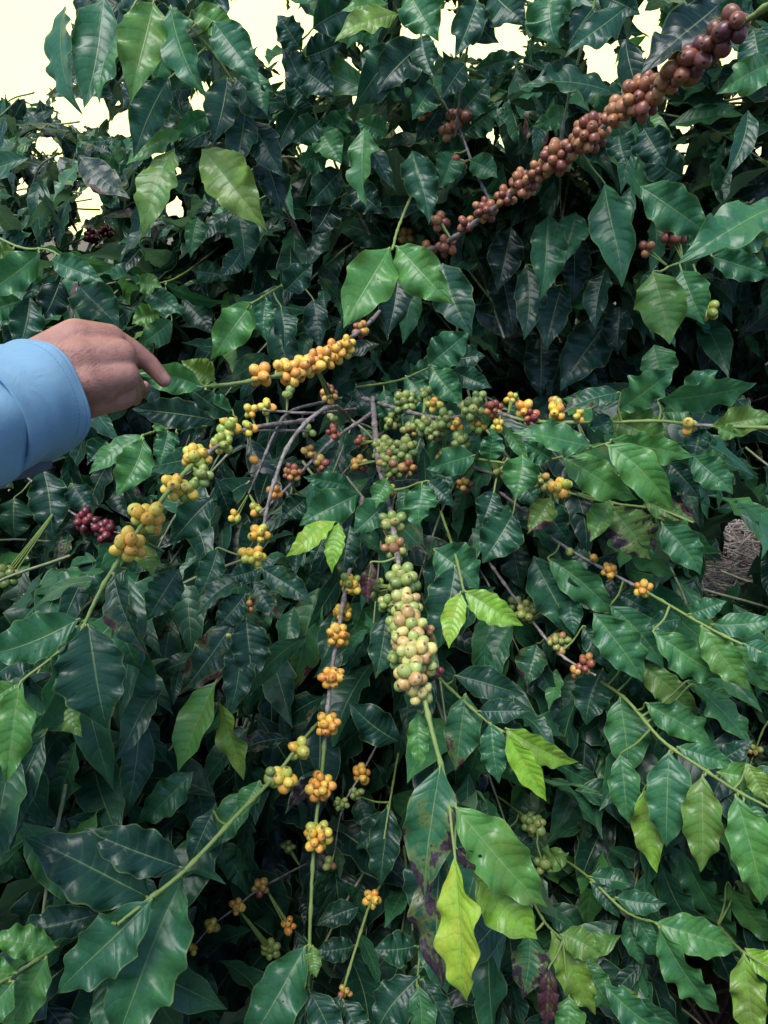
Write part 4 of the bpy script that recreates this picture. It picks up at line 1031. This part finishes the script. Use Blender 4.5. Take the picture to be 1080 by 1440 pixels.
_c = np.random.default_rng(4)
CLUMP = [(2 * math.pi / _c.uniform(90, 260) * math.cos(a), 2 * math.pi / _c.uniform(90, 260) * math.sin(a), _c.uniform(0, 6.28), .045) for a in _c.uniform(0, 6.28, 12)]


def env(x, y):
    i = np.clip(np.searchsorted(GY, y) - 1, 0, len(GY) - 2)
    j = np.clip(np.searchsorted(GX, x) - 1, 0, len(GX) - 2)
    ty, tx = np.clip((y - GY[i]) / (GY[i + 1] - GY[i]), 0, 1), np.clip((x - GX[j]) / (GX[j + 1] - GX[j]), 0, 1)
    hol = 0
    for (hx, hy, hw, hh, ha) in HOLLOWS:
        hol = hol + 1.35 * ha * np.exp(-((x - hx) / hw) ** 2 - ((y - hy) / hh) ** 2)
    for (kx, ky, ph, am) in CLUMP:
        hol = hol + am * np.sin(kx * x + ky * y + ph)
    return hol + (ENV[i, j] * (1 - tx) + ENV[i, j + 1] * tx) * (1 - ty) + (ENV[i + 1, j] * (1 - tx) + ENV[i + 1, j + 1] * tx) * ty


# openings in the foliage where the sky or the ground shows (ellipses: x, y, half width, half height)
GAPS = [(30, 50, 60, 88), (-60, 40, 120, 90), (120, 160, 30, 16), (372, 22, 32, 38), (420, 40, 36, 14), (582, 48, 16, 30), (636, 48, 15, 30), (700, 60, 32, 32), (845, 88, 18, 28),
        (280, 150, 14, 12), (175, 178, 20, 10), (220, 215, 12, 8), (125, 285, 14, 20), (245, 295, 12, 14), (470, 230, 12, 14), (412, 116, 12, 9), (65, 205, 14, 12), (935, 72, 22, 12), (1010, 70, 16, 12), (1065, 215, 10, 8), (960, 240, 12, 8),
        (505, 245, 9, 9), (600, 90, 10, 10), (30, 268, 10, 6), (85, 222, 8, 5)] + [(gx, gy, 8, 7) for gx, gy in ((411, 100), (395, 98), (466, 118), (483, 95), (500, 142), (529, 174), (564, 183), (590, 160), (607, 150), (420, 176), (428, 205), (670, 208), (687, 185), (713, 202), (649, 222), (800, 100), (1000, 72), (1045, 30), (960, 185), (965, 208), (925, 150), (1020, 130), (870, 30), (745, 20), (330, 20), (250, 240), (195, 262), (300, 262), (345, 245), (240, 340))]
GAPS += [(563, 84, 14, 7), (910, 30, 12, 10)]
GROUND_GAP = [(1040, 770, 24, 38), (1000, 815, 18, 18), (968, 1382, 30, 18), (1000, 1412, 32, 22)]


FOL = {}


def filler(shrub, n_spray, box, depth, seed, tone0, size=(.085, .145), dens=None, check=True):
    g = np.random.default_rng(seed)
    x0, y0, x1, y1 = box
    P0, A, Nn, L, W, T, BU = [], [], [], [], [], [], []
    mb = FOL.setdefault(shrub.name, (shrub, MB()))[1]
    twigs = []
    centre = P(560, 520, 1.35)
    for s in range(n_spray):
        x, y = g.uniform(x0, x1), g.uniform(y0, y1)
        if dens and g.random() > dens(x, y):
            continue
        e = env(np.array([x]), np.array([y]))[0]
        d = e + depth[0] + (depth[1] - depth[0]) * g.random() ** 1.2
        tip = P(x, y, d)
        rad = tip - centre
        rad[2] *= 0.6
        dirn = unit(unit(rad) * .9 + np.array([0, -.25, -.45]) + g.normal(0, .38, 3))
        ln = g.uniform(.16, .34)
        npair = g.integers(3, 6)
        base = tip - dirn * ln
        sag = np.array([0, 0, .03])
        pts = [base, (base + tip) / 2 + sag, tip]
        side = unit(np.cross(dirn, g.normal(0, 1, 3) + np.array([0, 0, 1.5])))
        up2 = np.cross(side, dirn)
        any_leaf = False
        for k in range(npair):
            f = 0.15 + 0.85 * k / (npair - 1)
            q = base + (tip - base) * f + sag * 4 * f * (1 - f) * .5
            ss = side if k % 2 == 0 else up2
            for sg in (-1, 1):
                a = unit(dirn * g.uniform(.35, .9) + ss * sg * g.uniform(.5, 1.0) + np.array([0, 0, -g.uniform(.0, .65)]) + g.normal(0, .22, 3))
                nn = np.array([0, -.5, .75]) + g.normal(0, .5, 3) + ss * sg * .2
                l = (g.uniform(*size) if g.random() > .2 else g.uniform(size[0] * .5, size[0])) * (1.0 if k < npair - 1 else .7)
                P0.append(q + a * .008); A.append(a); Nn.append(nn); L.append(l); W.append(l * g.uniform(.28, .42))
                young = k == npair - 1 and g.random() < .10
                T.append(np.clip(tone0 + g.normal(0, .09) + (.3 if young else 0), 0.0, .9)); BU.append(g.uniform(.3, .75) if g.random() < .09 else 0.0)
        twigs.append((pts, len(P0)))
    P0, A, Nn, L, W, T, BU = map(np.array, (P0, A, Nn, L, W, T, BU))
    G = leaf_grid(P0, A, Nn, L, W, 14, 6, bow=g.normal(.04, .06, len(L)), side=g.normal(0, .04, len(L)), droop=g.uniform(0, .22, len(L)), fold=g.uniform(.0, .4, len(L)), wave=g.uniform(.15, .40, len(L)), twist=g.normal(0, .6, len(L)),
                  tipc=g.uniform(-.05, .15, len(L)), seed=seed, down=(0, 0, -1.0))
    n = len(G)
    x, y, d = proj(G.reshape(-1, 3))
    keep = np.ones(n, bool)
    if check:
        i, j = ((y + ZM) / 4).astype(int), ((x + ZM) / 4).astype(int)
        ins = (i >= 0) & (i < 480) & (j >= 0) & (j < 360)
        front = np.zeros(len(x), bool)
        front[ins] = d[ins] < ZB[i[ins], j[ins]] + .004
        near = front & (ZB[np.clip(i, 0, 479), np.clip(j, 0, 359)] < 8)
        keep &= ~near.reshape(n, -1).any(1)
    keep &= ~(d < .55).reshape(n, -1).any(1)
    for (cx, cy, a, b) in GAPS + GROUND_GAP:
        ins = ((((x - cx) / a) ** 2 + ((y - cy) / b) ** 2) < 1).reshape(n, -1)
        keep &= ~((ins.mean(1) > .03) | (ins.any(1) & (a > 25)))
    keep &= ~((G[..., 2] < .02).reshape(n, -1).any(1))
    n0 = 0
    for s, (pts, n1) in enumerate(twigs):
        px, py, pd = proj(np.array(pts))
        if keep[n0:n1].mean() > .8 and np.all(pd > .5):
            zi, zj = np.clip(((py + ZM) / 4).astype(int), 0, 479), np.clip(((px + ZM) / 4).astype(int), 0, 359)
            if np.all(ZB[zi, zj] > 8) or np.all(pd > ZB[zi, zj]):
                tube(mb, pts, [.0022, .0018, .001], 0.5, 6, 10, mat=1)
        n0 = n1
    G, T, BU = G[keep], T[keep], BU[keep]
    mb.grid(G, tone=T, burn=BU, rnd=g.random(len(G)))
    return len(G)


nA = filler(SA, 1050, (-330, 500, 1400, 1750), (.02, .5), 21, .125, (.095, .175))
# sprays standing out in front of the mass, leaf tone lightened to seem lit
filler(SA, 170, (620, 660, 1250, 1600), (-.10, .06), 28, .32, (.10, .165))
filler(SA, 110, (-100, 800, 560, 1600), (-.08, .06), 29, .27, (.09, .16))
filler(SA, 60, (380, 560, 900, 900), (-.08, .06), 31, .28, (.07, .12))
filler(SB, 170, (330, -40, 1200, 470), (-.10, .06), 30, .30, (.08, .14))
filler(SL, 90, (-100, 260, 420, 560), (-.15, .1), 32, .28, (.09, .15))
nB = filler(SB, 800, (120, -260, 1400, 540), (.03, .5), 22, .125, (.09, .155), dens=lambda x, y: 0.55 if y < 120 else 1.0)
nL = filler(SL, 520, (-420, 150, 330, 900), (.05, .8), 23, .13, dens=lambda x, y: 1.0)
filler(SL, 260, (-300, 160, 280, 420), (.0, .6), 27, .13, (.10, .17))
nR = filler(SR, 260, (960, 260, 1700, 780), (.5, 1.4), 24, .2)
# the depth of the row behind, leaf tone darkened to imitate shade
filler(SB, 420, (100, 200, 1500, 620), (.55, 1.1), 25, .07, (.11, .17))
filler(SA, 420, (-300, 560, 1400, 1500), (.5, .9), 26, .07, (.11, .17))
for shrub, mb in FOL.values():
    o = mb.build('foliage', [M_LEAF, M_STEM], shrub, world_loc(shrub) + np.array([0, 0, 1.0]))
    o['kind'] = 'stuff'

# added row of shrubs, unseen behind the camera, to block the low sky
for i, x in enumerate((-2.6, -.9, .8, 2.5)):
    so = thing('coffee_shrub', 'added coffee shrub, unseen behind the camera, blocking the low sky', 'coffee shrub', (x, -1.75, 0.0), 'added coffee shrubs behind the camera')
    trunk(so, [(0, 0, -.05), (.03, .02, .5), (.0, .03, 1.0), (.05, 0, 1.7)], .026)
    g = np.random.default_rng(60 + i)
    n = 1300
    th, hh = g.uniform(0, 2 * math.pi, n), g.uniform(.1, 2.05, n)
    rr = np.interp(hh, [0, .5, 1.3, 2.05], [.6, .85, .8, .35]) * g.uniform(.6, 1.1, n)
    out = np.stack([np.cos(th), np.sin(th), 0 * th], -1)
    p0 = np.array([x, -1.75, 0]) + out * rr[:, None] + np.array([0, 0, 1]) * hh[:, None]
    G = leaf_grid(p0, out * .7 + g.normal(0, .4, (n, 3)) + np.array([0, 0, -.7]), out * .5 + np.array([0, 0, .7]) + g.normal(0, .4, (n, 3)), g.uniform(.10, .17, n), g.uniform(.04, .07, n), 8, 4, bow=.05, fold=.2, wave=.25, seed=70 + i)
    mb = MB()
    mb.grid(G, tone=np.clip(.15 + g.normal(0, .08, n), 0, 1), burn=np.zeros(n), rnd=g.random(n))
    f = mb.build('foliage', [M_LEAF], so, (x, -1.75, 1.0))
    f['kind'] = 'stuff'
print('leaves', nA, nB, nL, nR)
